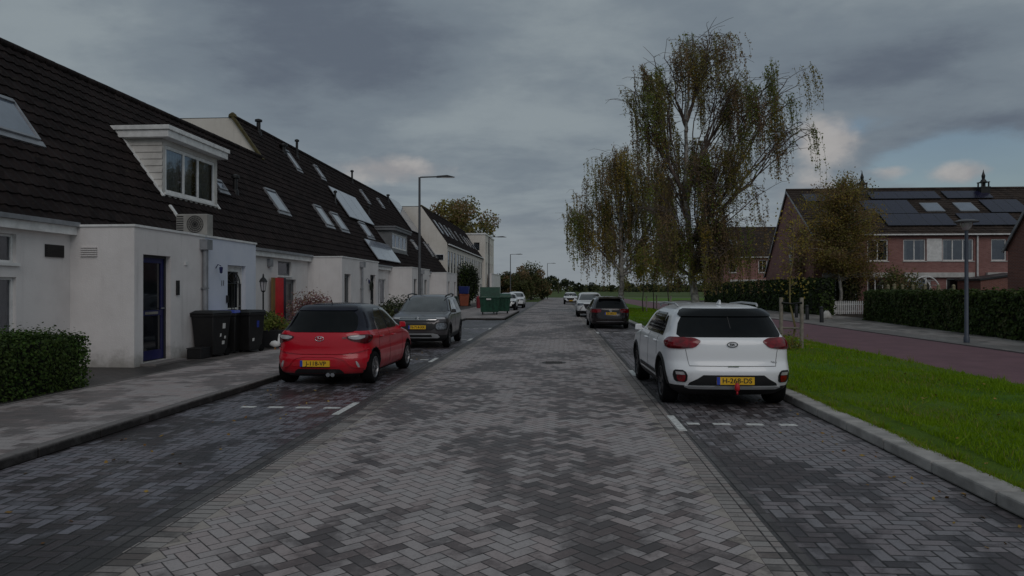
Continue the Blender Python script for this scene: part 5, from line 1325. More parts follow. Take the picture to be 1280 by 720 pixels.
# picket fence
pf = thing('picket_fence', 'low white picket fence closing the gap between the two hedges', 'fence', (18.2, 47.5, .1))
def rail(name, z): mb = MB(); mb.box(18.2, 20.35, 47.53, 47.56, z, z+.07); mb.build(name, m_trim, pf)
rail('rail', .32); rail('rail', .78)
for q in range(17):
    x_ = 18.22+q*.13; mb = MB(); mb.prism([(x_, 47.5, .16), (x_+.075, 47.5, .16), (x_+.075, 47.5, .98), (x_+.037, 47.5, 1.05), (x_, 47.5, .98)], (0, .026, 0)); mb.build('picket', m_trim, pf)
for x_ in (18.15, 20.42): mb = MB(); mb.box(x_-.05, x_+.05, 47.5, 47.6, .05, 1.15); mb.build('post', m_trim, pf)
# bollards
for i, (px, py) in enumerate(((995.5, 397), (1009, 399.5), (1027, 403))):
    p = onZ(px, py, .125); mb = MB(); mb.lathe([(.095, 0), (.095, .62), (.08, .66), (.09, .68), (.085, .78), (.001, .82)], p, seg=16)
    tag(mb.build('bollard', m_dark, smooth=True, ang=35), ['left one of three dark bollards beside the path', 'middle one of three dark bollards beside the path', 'right one of three dark bollards, beside the white stone'][i], 'bollard', 'dark bollards on the right pavement')
p = onZ(1033, 398, .125); mb = MB(); mb.lathe([(.001, .46), (.10, .42), (.24, .24), (.33, .08), (.32, 0)][::-1], p, seg=11)
for i, v in enumerate(mb.v): mb.v[i] = (v[0]+random.uniform(-.04, .04), v[1]+random.uniform(-.04, .04), v[2]+random.uniform(-.03, .03)*(v[2] > .15))
tag(mb.build('boulder', M('pale_stone', (.50, .48, .45), .8, bmp=.5, bscale=20), smooth=True), 'small pale rounded stone at the end of the tall hedge', 'stone')

# ================================================================ street lamps
m_pole = M('lamp_pole_paint', (.075, .078, .085), .5, var=.25, scale=2); m_poleb = M('lamp_pole_bluegrey', (.055, .068, .095), .5, var=.2)
m_head = M('lamp_head', (.10, .10, .105), .45)
def street_lamp(X, Y, H, arm, label, band=True):
    t = thing('street_lamp', label, 'street lamp', (X, Y, 0), 0, 'tall street lamps'); g0 = .1
    mb = MB(); mb.tube([(X, Y, g0), (X, Y, 1.2), (X, Y, 1.25), (X, Y, H)], [.085, .085, .062, .045], 14); mb.build('pole', m_pole, t, smooth=True, ang=50)
    mb = MB(); mb.tube([(X-.02, Y, H-.05), (X+.05, Y, H), (X+arm*.55, Y, H+.015)], .030, 10); mb.build('arm', m_pole, t, smooth=True)
    mb = MB(); a = X+arm*.5; L_ = arm*.55
    mb.hexa([(a, Y-.05, H-.03), (a+L_, Y-.09, H-.01), (a+L_, Y+.09, H-.01), (a, Y+.05, H-.03), (a+.02, Y-.05, H+.05), (a+L_*.6, Y-.12, H+.07), (a+L_*.6, Y+.12, H+.07), (a+.02, Y+.05, H+.05)])
    hd = mb.build('lamp_head', m_head, t, bevel=.012, smooth=True, ang=40)
    mb = MB(); mb.box(a+L_*.30, a+L_*.95, Y-.07, Y+.07, H-.034, H-.026); mb.build('lamp_glass', m_lampw, hd)
    if band:
        mb = MB(); mb.box(X-.07, X+.07, Y-.09, Y-.06, 2.6, 3.2); mb.build('lamp_sign', m_black, t)
    return t
street_lamp(-5.95, 29.2, 6.55, 1.45, 'nearest tall street lamp, its arm over the grey suv', band=False)
street_lamp(-6.3, 61.6, 6.45, 1.5, 'second tall street lamp, above the green containers', band=False)
street_lamp(-6.2, 87.0, 6.2, 1.5, 'third street lamp in front of the far trees on the left', band=False)
street_lamp(-2.3, 128.0, 6.6, 1.5, 'farthest street lamp standing at the end of the lane', band=False)
lp = thing('post_top_lamp', 'slender blue grey lamp post with flat disc head on the right pavement', 'street lamp', (12.67, 22.67, .125))
X, Y = 12.67, 22.67
mb = MB(); mb.tube([(X, Y, .12), (X, Y, .30), (X, Y, .32), (X, Y, 3.65)], [.085, .085, .062, .05], 14); mb.build('pole', m_poleb, lp, smooth=True, ang=50)
mb = MB(); mb.lathe([(.05, 3.62), (.10, 3.66), (.17, 3.80), (.17, 3.86), (.001, 3.88)], (X, Y, 0), seg=24); mb.build('lamp_glass', m_lampw, lp, smooth=True, ang=40)
mb = MB(); mb.lathe([(.17, 3.865), (.34, 3.88), (.345, 3.91), (.2, 3.965), (.001, 3.99)], (X, Y, 0), seg=28); mb.build('lamp_head', m_head, lp, smooth=True, ang=50)

# ================================================================ left pavement furniture
m_bin = M('bin_plastic', (.0065, .0062, .0065), .55, var=.35, scale=5, bmp=.1, bscale=120); m_binl = M('blue_bin_lid', (.02, .04, .26), .45)
m_gbin = M('green_container', (.010, .062, .036), .5, var=.35, scale=4); m_obin = M('orange_red_bin', (.26, .065, .03), .6); m_bbin = M('blue_crate', (.012, .025, .15), .5); m_dgb = M('dark_green_bin', (.008, .035, .025), .55)
m_stick = M('white_sticker', (.62, .62, .60), .5)
def wheelie(label, loc, rz, lid, body=None, h=1.06, w=.58, d=.70, stickers=(), group='wheelie bins'):
    t = thing('wheelie_bin', label, 'bin', loc, rz, group); ORG[t.name] = Vector((0, 0, 0)); body = body or m_bin
    mb = MB(); a, b = w/2*.80, w/2; c, e = d/2*.72, d/2*.94
    mb.hexa([(-a, -c, .05), (a, -c, .05), (a, c, .05), (-a, c, .05), (-b, -e, h-.1), (b, -e, h-.1), (b, e, h-.1), (-b, e, h-.1)])
    mb.hexa([(-b-.02, -e-.02, h-.16), (b+.02, -e-.02, h-.16), (b+.02, e+.02, h-.16), (-b-.02, e+.02, h-.16), (-b-.02, -e-.02, h-.08), (b+.02, -e-.02, h-.08), (b+.02, e+.02, h-.08), (-b-.02, e+.02, h-.08)])
    mb.build('bin_body', body, t, bevel=.018, smooth=True, ang=40)
    mb = MB(); mb.hexa([(-b-.03, -e-.05, h-.075), (b+.03, -e-.05, h-.075), (b+.03, e+.03, h-.075), (-b-.03, e+.03, h-.075), (-b*.8, -e*.8, h), (b*.8, -e*.8, h), (b, e, h-.01), (-b, e, h-.01)])
    mb.build('lid', lid, t, bevel=.015, smooth=True, ang=40)
    mb = MB(); mb.tube([(-b*.8, e+.0, h-.10), (-b*.8, e+.09, h-.06), (b*.8, e+.09, h-.06), (b*.8, e+.0, h-.10)], .016, 8); mb.build('handle', body, t, smooth=True)
    for s_ in (1, -1):
        mb = MB(); mb.lathe([(.001, -.03), (.10, -.03), (.10, .03), (.001, .03)], (s_*(a-.02), c+.02, .10), axis='x', seg=18); mb.build('wheel', m_rub, t)
    for (sx, z, w_, h_, face, m_) in stickers:
        mb = MB()
        if face == 'f':
            yy = -(c+(e-c)*(z-.05)/(h-.15))-.006; mb.hexa([(sx-w_/2, yy, z), (sx+w_/2, yy, z), (sx+w_/2, yy+.003, z), (sx-w_/2, yy+.003, z), (sx-w_/2, yy-.012, z+h_), (sx+w_/2, yy-.012, z+h_), (sx+w_/2, yy-.008, z+h_), (sx-w_/2, yy-.008, z+h_)])
        else:
            xx = (a+(b-a)*(z-.05)/(h-.15))+.006; mb.hexa([(xx-.003, sx-w_/2, z), (xx, sx-w_/2, z), (xx, sx+w_/2, z), (xx-.003, sx+w_/2, z), (xx+.005, sx-w_/2, z+h_), (xx+.009, sx-w_/2, z+h_), (xx+.009, sx+w_/2, z+h_), (xx+.005, sx+w_/2, z+h_)])
        mb.build('sticker', m_, t)
    return t
wheelie('black wheelie bin nearest the blue door, white stickers on its side', (-8.78, 17.0, .10), R(-8), m_bin, w=.62, h=1.16, d=.78, stickers=[(.10, .70, .11, .13, 's', m_stick), (.16, .44, .07, .07, 's', m_stick), (-.02, .50, .05, .08, 's', m_stick), (.10, .30, .10, .09, 's', m_stick)])
wheelie('black wheelie bin with bright blue lid standing behind two others', (-8.80, 18.0, .10), R(5), m_binl, h=1.14)
wheelie('black wheelie bin right of the others, small blue label on its side', (-8.45, 18.35, .10), R(-12), m_bin, h=1.14, w=.60, d=.72, stickers=[(.05, .66, .10, .18, 's', m_binl), (-.12, .30, .08, .08, 's', m_stick)])
mb = MB(); mb.box(-8.98, -8.62, 16.2, 16.75, .10, .34); mb.box(-8.99, -8.61, 16.19, 16.76, .342, .37)
tag(mb.build('storage_crate', m_bin, bevel=.02), 'low dark crate against the wall between the blue door and the bins', 'crate')
# lantern on a post
lt = thing('garden_lantern', 'black old fashioned garden lantern on a thin post beside the porch', 'lantern', (-9.0, 21.3, .1))
p = onX(329, 386, -9.0); X, Y = -9.0, p.y; lt.location = (X, Y, .1); ORG[lt.name] = Vector((X, Y, .1))
mb = MB(); mb.tube([(X, Y, .1), (X, Y, 1.72)], .025, 8); mb.lathe([(.09, .1), (.07, .2), (.03, .3)], (X, Y, 0), seg=12); mb.build('post', m_black, lt, smooth=True, ang=40)
mb = MB(); mb.lathe([(.06, 1.74), (.10, 2.02)], (X, Y, 0), seg=6); mb.build('lamp_glass', m_lampw, lt)
mb = MB(); mb.lathe([(.03, 1.70), (.07, 1.73), (.07, 1.75)], (X, Y, 0), seg=6); mb.lathe([(.14, 2.02), (.09, 2.10), (.03, 2.16), (.02, 2.24), (.001, 2.27)], (X, Y, 0), seg=6)
for k in range(6):
    a = math.pi*k/3; mb.tube([(X+.062*math.cos(a), Y+.062*math.sin(a), 1.74), (X+.105*math.cos(a), Y+.105*math.sin(a), 2.02)], .008, 4)
mb.build('lamp_cap', m_black, lt)
# tall coloured screen beside the side door
sc_ = thing('garden_screen', 'tall bright red panel with ochre and dark edges beside the grey side door', 'screen', (-10.45, 25.3, .1))
mb = MB(); mb.box(-10.5, -10.45, 24.95, 25.72, .14, 2.22); mb.build('panel', M('red_panel', (.62, .012, .02), .6), sc_)
mb = MB(); mb.box(-10.5, -10.45, 24.70, 24.948, .14, 2.22); mb.build('edge_panel', M('ochre_panel', (.22, .13, .04), .7), sc_)
mb = MB(); mb.box(-10.5, -10.45, 25.722, 25.95, .14, 2.22); mb.build('edge_panel', M('dark_blue_panel', (.02, .02, .04), .6), sc_)
# planters, bench, goose ornament beside the bins
m_pot = M('black_planter', (.018, .018, .02), .6)
for i, (x, y, w_, h_, lab) in enumerate(((-8.35, 19.9, .55, .50, 'square dark planter in front of the lantern, green plant in it'), (-8.15, 20.7, .45, .42, 'small dark planter behind the red hatchback'), (-8.9, 20.6, .6, .62, 'larger dark planter close to the lantern post'))):
    t = thing('planter', lab, 'planter', (x, y, .1), 0, 'dark planters by the lantern')
    mb = MB(); s_ = .82; mb.hexa([(x-w_/2*s_, y-w_/2*s_, .1), (x+w_/2*s_, y-w_/2*s_, .1), (x+w_/2*s_, y+w_/2*s_, .1), (x-w_/2*s_, y+w_/2*s_, .1), (x-w_/2, y-w_/2, .1+h_), (x+w_/2, y-w_/2, .1+h_), (x+w_/2, y+w_/2, .1+h_), (x-w_/2, y+w_/2, .1+h_)])
    mb.build('pot', m_pot, t, bevel=.015)
b = thing('garden_bench', 'small dark bench between the bins and the planters', 'bench', (-8.9, 19.3, .1))
mb = MB(); 
for q in range(4): mb.box(-9.1+q*.11, -9.0+q*.11, 18.85, 19.75, .52, .55)
mb.build('seat', m_pot, b)
for yy_ in (18.9, 19.65):
    mb = MB(); mb.box(-9.08, -9.03, yy_, yy_+.05, .1, .519); mb.build('leg', m_pot, b); mb = MB(); mb.box(-8.74, -8.69, yy_, yy_+.05, .1, .519); mb.build('leg', m_pot, b)
g = thing('goose_ornament', 'small white goose ornament beside the right wheelie bin', 'ornament', (-7.95, 19.0, .1)); gx, gy = -7.95, 18.98
mb = MB(); mb.tube([(gx-.16, gy, .24), (gx-.10, gy, .26), (gx, gy, .26), (gx+.09, gy, .27), (gx+.12, gy, .33), (gx+.11, gy, .44), (gx+.13, gy, .52), (gx+.17, gy, .52)], [.02, .07, .10, .075, .05, .032, .036, .022], 12); mb.build('goose_body', m_trim, g, smooth=True)
mb = MB(); mb.tube([(gx+.18, gy, .52), (gx+.24, gy, .51)], [.016, .006], 6); mb.tube([(gx, gy-.03, .1), (gx, gy-.03, .18)], .01, 5); mb.tube([(gx, gy+.03, .1), (gx, gy+.03, .18)], .01, 5); mb.build('beak_and_feet', M('orange_beak', (.5, .2, .03), .5), g)
# large green rolling containers on the widened pavement
def big_container(label, x, y, rz, openlid):
    t = thing('rolling_container', label, 'container', (x, y, .112), rz, 'green rolling containers'); ORG[t.name] = Vector((0, 0, 0))
    mb = MB(); W, D, H = .68, .50, 1.18
    mb.hexa([(-W*.86, -D*.78, .16), (W*.86, -D*.78, .16), (W*.86, D*.78, .16), (-W*.86, D*.78, .16), (-W, -D, H), (W, -D, H), (W, D, H), (-W, D, H)])
    mb.box(-W-.04, W+.04, -D-.04, D+.04, H-.10, H+.002)
    for q in range(5): u = -W*.7+q*W*.35; mb.hexa([(u-.02, -D*.79-.01, .2), (u+.02, -D*.79-.01, .2), (u+.02, -D*.7, .2), (u-.02, -D*.7, .2), (u-.02, -D-.012, H-.12), (u+.02, -D-.012, H-.12), (u+.02, -D*.9, H-.12), (u-.02, -D*.9, H-.12)])
    mb.build('container_body', m_gbin, t, bevel=.015)
    mb = MB()
    if openlid: mb.hexa([(-W, D-.02, H+.01), (W, D-.02, H+.01), (W, D+.04, H+.01), (-W, D+.04, H+.01), (-W, D+.08, H+.66), (W, D+.08, H+.66), (W, D+.14, H+.64), (-W, D+.14, H+.64)])
    else:
        n = 8
        for i in range(n):
            a0, a1 = math.pi*i/n, math.pi*(i+1)/n; mb.quad((-W, -D*math.cos(a0), H+.22*math.sin(a0)+.004), (W, -D*math.cos(a0), H+.22*math.sin(a0)+.004), (W, -D*math.cos(a1), H+.22*math.sin(a1)+.004), (-W, -D*math.cos(a1), H+.22*math.sin(a1)+.004))
        for sx in (-W, W): mb.poly([(sx, -D*math.cos(math.pi*i/n), H+.22*math.sin(math.pi*i/n)+.004) for i in range(n+1)])
    mb.build('lid', m_gbin, t)
    for sx in (-1, 1):
        for sy in (-1, 1): mb = MB(); mb.lathe([(.001, -.025), (.085, -.025), (.085, .025), (.001, .025)], (sx*W*.7, sy*D*.62, .085), axis='x', seg=14); mb.build('wheel', m_rub, t)
    if openlid:
        mb = MB(); mb.box(-.22, .10, -D-.060, -D-.042, H-.20, H-.10); mb.build('label_plate', m_stick, t)
big_container('green rolling container with its lid raised, nearest of the pair', -4.72, 46.7, R(4), True)
big_container('green rolling container with closed lid, right behind the open one', -4.15, 48.6, R(8), False)
wheelie('dark green bin against the far porch wall, left of the orange one', (-9.35, 61.0, .10), R(10), m_dgb, body=m_dgb, w=.62, h=1.1, group=None)
wheelie('orange red bin with a blue crate on top by the far row', (-9.65, 69.6, .10), R(15), m_obin, body=m_obin, w=1.0, h=1.25, d=.8, group=None)
mb = MB(); mb.hexa([(-10.05, 69.2, 1.36), (-9.2, 69.2, 1.36), (-9.2, 70.0, 1.36), (-10.05, 70.0, 1.36), (-10.15, 69.1, 2.1), (-9.1, 69.1, 2.1), (-9.1, 70.1, 2.1), (-10.15, 70.1, 2.1)])
tag(mb.build('blue_crate', m_bbin, bevel=.03), 'bright blue crate lying on top of the orange red bin', 'crate')
# small red waste bin further on
mb = MB(); mb.lathe([(.16, 0), (.2, .5), (.2, .95), (.08, 1.08), (.001, 1.1)], (-7.35, 62.5, .11), seg=14)
tag(mb.build('waste_bin', M('red_waste_bin', (.20, .015, .025), .5), smooth=True, ang=40), 'small red waste bin left of the green containers', 'bin')
# stakes of the young tree, with bands and cross bar, and stakes of the farther young trees
m_stake = M('stake_wood', (.27, .235, .20), .85, var=.35, scale=6, bmp=.4)
def stakes(label, pts, h, bar=True, band=True, group='tree stakes on the verge'):
    t = thing('tree_stakes', label, 'tree stakes', (pts[0][0], pts[0][1], .13), 0, group)
    for x, y in pts: mb = MB(); mb.tube([(x, y, .05), (x, y, h)], [.05, .052], 12); mb.build('stake', m_stake, t, smooth=True, ang=40)
    if band and len(pts) > 1:
        mb = MB(); a, b_ = Vector((*pts[0], h-.14)), Vector((*pts[1], h-.14)); mb.tube([a+Vector((0, -.055, 0)), (a+b_)/2+Vector((0, -.02, -.03)), b_+Vector((0, -.055, 0))], .03, 6); mb.build('rubber_band', m_black, t)
    if bar and len(pts) > 1:
        mb = MB(); a, b_ = Vector((*pts[0], .72)), Vector((*pts[1], .72)); mb.tube([a, b_], .028, 8); mb.build('cross_bar', m_stake, t)
    return t
s1 = onZ(1002, 437, .14); s0 = (s1.x-.42, s1.y+.15)
stakes('pair of wooden stakes with a dark band round the nearest young tree', [(s1.x-.47, s1.y+.25), (s1.x, s1.y)], 1.56)
# ================================================================ vegetation
m_bark = M('birch_bark', (.30, .28, .26), .85, var=.75, scale=5, bmp=.6, bscale=25, col2=(.42, .40, .37))
m_barkd = M('dark_bark', (.06, .05, .042), .9, var=.5, scale=4, bmp=.8, bscale=20)
m_twig = M('twig', (.12, .09, .075), .9, var=.4, scale=3)
lf_g = leafmat('birch_leaf_green', (.15, .20, .035), (.26, .30, .07), .5)
lf_o = leafmat('birch_leaf_olive', (.22, .20, .055), (.36, .31, .10), .5)
lf_b = leafmat('birch_leaf_brown', (.22, .145, .08), (.34, .23, .12), .45)
lf_y = leafmat('birch_leaf_yellow', (.32, .23, .04), (.46, .33, .07), .5)
lf_d = leafmat('hedge_leaf', (.026, .046, .008), (.060, .095, .016), .2)
lf_h = leafmat('box_leaf', (.018, .040, .006), (.060, .120, .014), .2)
lf_dd = leafmat('dark_bush_leaf', (.016, .022, .012), (.035, .048, .02), .15)
lf_m = leafmat('bush_leaf_olive', (.075, .085, .032), (.13, .135, .055), .3)
lf_p = leafmat('pink_leaf', (.16, .07, .075), (.40, .25, .25), .3)
lf_pg = leafmat('pale_green_leaf', (.10, .13, .07), (.22, .26, .16), .25)
def V3(*a): return Vector(a)
def limb(mb, p0, p1, r0, r1, bow=.15, seg=7, n=6, sag=0):
    p0, p1 = Vector(p0), Vector(p1); L = (p1-p0).length; side = Vector((random.gauss(0, 1), random.gauss(0, 1), 0)); side.normalize()
    pts = []
    for i in range(n+1):
        t = i/n; q = p0.lerp(p1, t)+side*math.sin(t*math.pi)*bow*L*.5+V3(0, 0, math.sin(t*math.pi)*L*sag)
        q += V3(random.gauss(0, .012*L), random.gauss(0, .012*L), random.gauss(0, .008*L))*(0 < i < n); pts.append(q)
    mb.tube(pts, [r0+(r1-r0)*(i/n)**.8 for i in range(n+1)], seg, cap=False); return pts
def birch(name, label, base, trunk, lobes, lean_dir, strands, leafsize, mats, wts, tr0=.22, strand_len=(.8, 2.4), cat='tree', wind=(.25, 0), leafper=34, group=None, dprob=.5, spread=.10):
    """lobes: (dx, dy, z, rx, ry, rz, n limbs, z where it leaves the trunk)"""
    bx, by, bz = base; t = thing(name, label, cat, base, 0, group)
    tm = MB(); H = trunk[-1][1]
    tp = [V3(bx+dx_, by, bz+z) for dx_, z in trunk]; n = len(tp)
    dense = []
    for i in range(n-1):
        for k in range(4): dense.append(tp[i].lerp(tp[i+1], k/4)+V3(random.gauss(0, .03), random.gauss(0, .04), 0)*(i+k > 0))
    dense.append(tp[-1]); m_ = len(dense)
    rad = [tr0*(1-.93*(i/(m_-1))**.85)+(.10*tr0*2 if i == 0 else 0) for i in range(m_)]
    tm.tube(dense, rad, 12, cap=False); tm.build('trunk', m_bark, t, smooth=True)
    def trunk_at(z):
        for a, b in zip(dense, dense[1:]):
            if a.z-bz <= z <= b.z-bz: return a.lerp(b, (z-(a.z-bz))/(b.z-a.z+1e-6))
        return dense[-1]
    bm_ = MB(); C = []; mi = []; tw = MB()
    for (dx_, dy_, z, rx, ry, rz_, nl, z0) in lobes:
        c = V3(bx+dx_, by+dy_, bz+z)
        s0 = trunk_at(z0); hub = s0.lerp(c, .55)+V3(0, 0, -.1*rz_)
        main = limb(bm_, s0, hub, tr0*.42, tr0*.26, .12)
        for q in range(nl):
            u = Vector((random.gauss(0, 1), random.gauss(0, 1), random.gauss(.25, .8))); u.normalize(); u *= random.uniform(.45, 1)**.5
            e = c+V3(u.x*rx, u.y*ry, u.z*rz_); st = main[random.randrange(2, len(main))]
            br = limb(bm_, st, e, tr0*.15, .014, .2, seg=5, n=7, sag=.12)
            for k in range(3, len(br)):
                for w in range(2):
                    e2 = br[k]+V3(random.gauss(0, .55), random.gauss(0, .55), random.uniform(-.15, .45)); sb = limb(tw, br[k], e2, .012, .006, .3, seg=3, n=3, sag=.15)
                    dense_ = random.random() < dprob*(.25, .6, 1.2, 1.9, 2.1)[k-3]; ns = strands if dense_ else 0
                    hx0, hy0 = random.gauss(wind[0], .16), random.gauss(wind[1], .16)
                    mat = random.choices(range(len(mats)), wts)[0]
                    for s_ in range(ns):
                        p = sb[random.randrange(1, 4)]+V3(random.gauss(0, spread), random.gauss(0, spread), random.gauss(0, spread)); Ls = random.uniform(*strand_len)*(.55+.45*random.random())
                        Ls *= 1.0; hx, hy = hx0+random.gauss(0, .06), hy0+random.gauss(0, .06); pts = []; nn = 6
                        for i in range(nn+1):
                            f = i/nn; pts.append(p+V3(hx*(1-(1-f)**2)*Ls*.35, hy*(1-(1-f)**2)*Ls*.35, .10*math.sin(f*math.pi)*Ls*.3-Ls*f**1.25))
                        if pts[-1].z < bz+1.4:
                            continue
                        tw.tube(pts, .0045, 3, cap=False)
                        cnt = int(leafper*Ls/1.6); 
                        for i in range(cnt):
                            f = random.random()**.85*nn; a = int(min(f, nn-1)); q_ = pts[a].lerp(pts[a+1], f-a)
                            C.append((q_.x+random.gauss(0, .04), q_.y+random.gauss(0, .04), q_.z+random.gauss(0, .03)))
                            mi.append(mat if random.random() < .8 else random.choices(range(len(mats)), wts)[0])
    bm_.build('branch', m_bark if tr0 > .2 else m_twig, t, smooth=True); tw.build('twigs', m_twig, t)
    n_ = len(C); leaves('crown', np.array(C), rng.uniform(.7, 1.25, n_)*leafsize, mats, mi, t, elong=1.6, droop=.9)
    return t, n_
# positions from the photograph, then fixed distances
def ground_at(px, dc): d_ = ray(px, 362); p = CAM+d_*dc; return p.x, p.y
bx, by = ground_at(870, 28.0); S_ = 28.0/F
def lo(px, py, rx, rz_, nl, z0, dy=0, ry=None): return ((px-870)*S_, dy, (362-py)*S_+EYE-.13, rx*S_, (ry or rx)*S_, rz_*S_, nl, z0)
random.seed(31)
T1, n1_ = birch('birch_tree', 'tall windswept weeping birch with three crown lobes behind the white crossover', (bx, by, .13),
    [(0, 0), (-.02, 1.0), (-.12, 2.5), (-.30, 4.6), (-.45, 6.5), (-.38, 8.4), (-.25, 10.2), (.0, 11.6)],
    [lo(808, 118, 26, 50, 15, 5.2, -.4), lo(880, 66, 34, 32, 16, 8.4, .2), lo(836, 90, 20, 30, 6, 8.0), lo(912, 118, 30, 28, 16, 5.6, .5),
     lo(968, 125, 34, 24, 14, 3.4, -.6), lo(1000, 168, 20, 22, 7, 3.6, .3), lo(846, 190, 34, 40, 15, 4.4, .9), lo(895, 215, 26, 34, 18, 3.6, -1.0),
     lo(832, 262, 26, 30, 9, 3.2, .6), lo(890, 270, 26, 28, 14, 2.8, -.4), lo(948, 222, 22, 22, 5, 3.0, .8), lo(848, 296, 20, 20, 9, 2.4, -.6), lo(900, 292, 26, 26, 16, 2.3, .5), lo(882, 318, 30, 14, 12, 2.2, -.9), lo(930, 318, 18, 16, 7, 2.3, .3), lo(838, 322, 16, 14, 7, 2.2, .7)],
    None, 13, .050, [lf_o, lf_b, lf_g, lf_y], [4.5, 4.2, 2.4, .4], tr0=.20, wind=(.30, 0), leafper=36, strand_len=(.8, 2.6), dprob=.072, spread=.11, group='birches on the verge')
bx2, by2 = ground_at(776, 53.0); S2 = 53.0/F*1.06
def lo2(px, py, rx, rz_, nl, z0, dy=0): return ((px-776)*S2, dy, (362-py)*S2+EYE-.13, rx*S2, rx*S2, rz_*S2, nl, z0)
T2, n2_ = birch('birch_tree', 'rounder weeping birch behind the black estate car, left of the tall one', (bx2, by2, .13),
    [(0, 0), (.05, 2.0), (.0, 4.5), (-.1, 7.0), (.1, 9.6), (.3, 11.5)],
    [lo2(775, 220, 34, 30, 24, 5.0), lo2(742, 250, 24, 30, 16, 4.0, 1), lo2(722, 285, 12, 20, 8, 3.0, -1), lo2(808, 235, 24, 30, 18, 4.6, -1), lo2(780, 265, 30, 26, 16, 3.2, 1.5), lo2(820, 285, 20, 26, 12, 2.8, .5), lo2(750, 295, 20, 20, 8, 2.5, -.5), lo2(836, 250, 12, 26, 9, 3.4, .3), lo2(828, 310, 20, 18, 10, 2.6, -.4), lo2(790, 315, 26, 14, 9, 2.4, .8)],
    None, 10, .080, [lf_o, lf_b, lf_g, lf_y], [4.5, 3.6, 2.2, .8], tr0=.24, wind=(.12, 0), leafper=24, strand_len=(1.6, 4.4), dprob=.115, spread=.20, group='birches on the verge')
def small_tree(name, label, base, H, crown, n, leafsize, mats, wts, tr=.05, nb=14, strand=0, cat='tree', group=None, trunkm=None, z0=.3, lean=0.0):
    """crown: list of ellipsoids (dx,dy,z,rx,ry,rz,weight)"""
    bx, by, bz = base; t = thing(name, label, cat, base, 0, group); tm = MB()
    pts = [V3(bx+lean*(i/6)**1.5+random.gauss(0, .01*H)*(i > 0), by+random.gauss(0, .01*H)*(i > 0), bz-.05+H*.93*i/6) for i in range(7)]
    tm.tube(pts, [tr*(1-.85*i/6) for i in range(7)], 9, cap=False); tm.build('trunk', trunkm or m_barkd, t, smooth=True)
    br = MB(); tips = []; W = [c[6] for c in crown]
    for k in range(nb):
        c = random.choices(crown, W)[0]; u = Vector((random.gauss(0, 1), random.gauss(0, 1), random.gauss(0, 1))); u.normalize(); u *= random.random()**.4
        e = V3(bx+c[0]+u.x*c[3], by+c[1]+u.y*c[4], bz+c[2]+u.z*c[5]); zz = max(z0*H, min(e.z-bz-abs(u.x)*c[3]*.6, H*.88)); f = zz/(H*.93)*6; a = min(int(f), 5); s = pts[a].lerp(pts[a+1], f-a)
        tips.append(limb(br, s, e, tr*.35, .008, .2, seg=4, n=5, sag=.05))
    br.build('branch', trunkm if trunkm and tr > .08 else m_twig, t)
    C = []; mi = []
    per = max(1, n//(nb*4))
    for bp in tips:
        for k in range(2, 6):
            mm = random.choices(range(len(mats)), wts)[0]; sp = .16+.09*H/5
            for q in range(per):
                C.append((bp[k].x+random.gauss(0, sp), bp[k].y+random.gauss(0, sp), bp[k].z+random.gauss(0, sp*.8)-abs(random.gauss(0, .15*strand)))); mi.append(mm if random.random() < .75 else random.choices(range(len(mats)), wts)[0])
    leaves('crown', np.array(C), rng.uniform(.7, 1.3, len(C))*leafsize, mats, mi, t); return t
# yellow-brown birch in the garden, in front of the brick gable
gx_, gy_ = ground_at(1049, 46.8)
small_tree('birch_tree', 'bushy golden brown birch with white trunk in front of the brick gable house', (gx_, gy_, .1), 9.8,
    [(.2, 0, 6.9, 2.7, 2.0, 2.2, 4), (.1, 0, 4.6, 3.0, 2.2, 1.7, 3), (1.6, .2, 3.6, 1.5, 1.5, 1.2, 1), (.6, 0, 8.6, 1.2, 1.2, 1.0, 1.2), (-1.9, 0, 5.2, 1.4, 1.2, 1.9, 1.4)], 36000, .078, [lf_b, lf_y, lf_o, lf_m], [3.6, 1.0, 3.0, .8], tr=.13, nb=110, strand=1.0, trunkm=m_bark, z0=.22)
# bronze bush tree left of it against the gable
gx_, gy_ = ground_at(1000, 50.5)
small_tree('copper_shrub_tree', 'thin copper coloured tree against the brick gable, left of the golden birch', (gx_, gy_, .1), 6.6, [(0, 0, 5.3, 1.3, 1.2, 1.3, 1), (0, 0, 3.8, 1.5, 1.2, 1.2, 1)], 2600, .08, [lf_b, lf_o], [3, 1], tr=.07, nb=34)
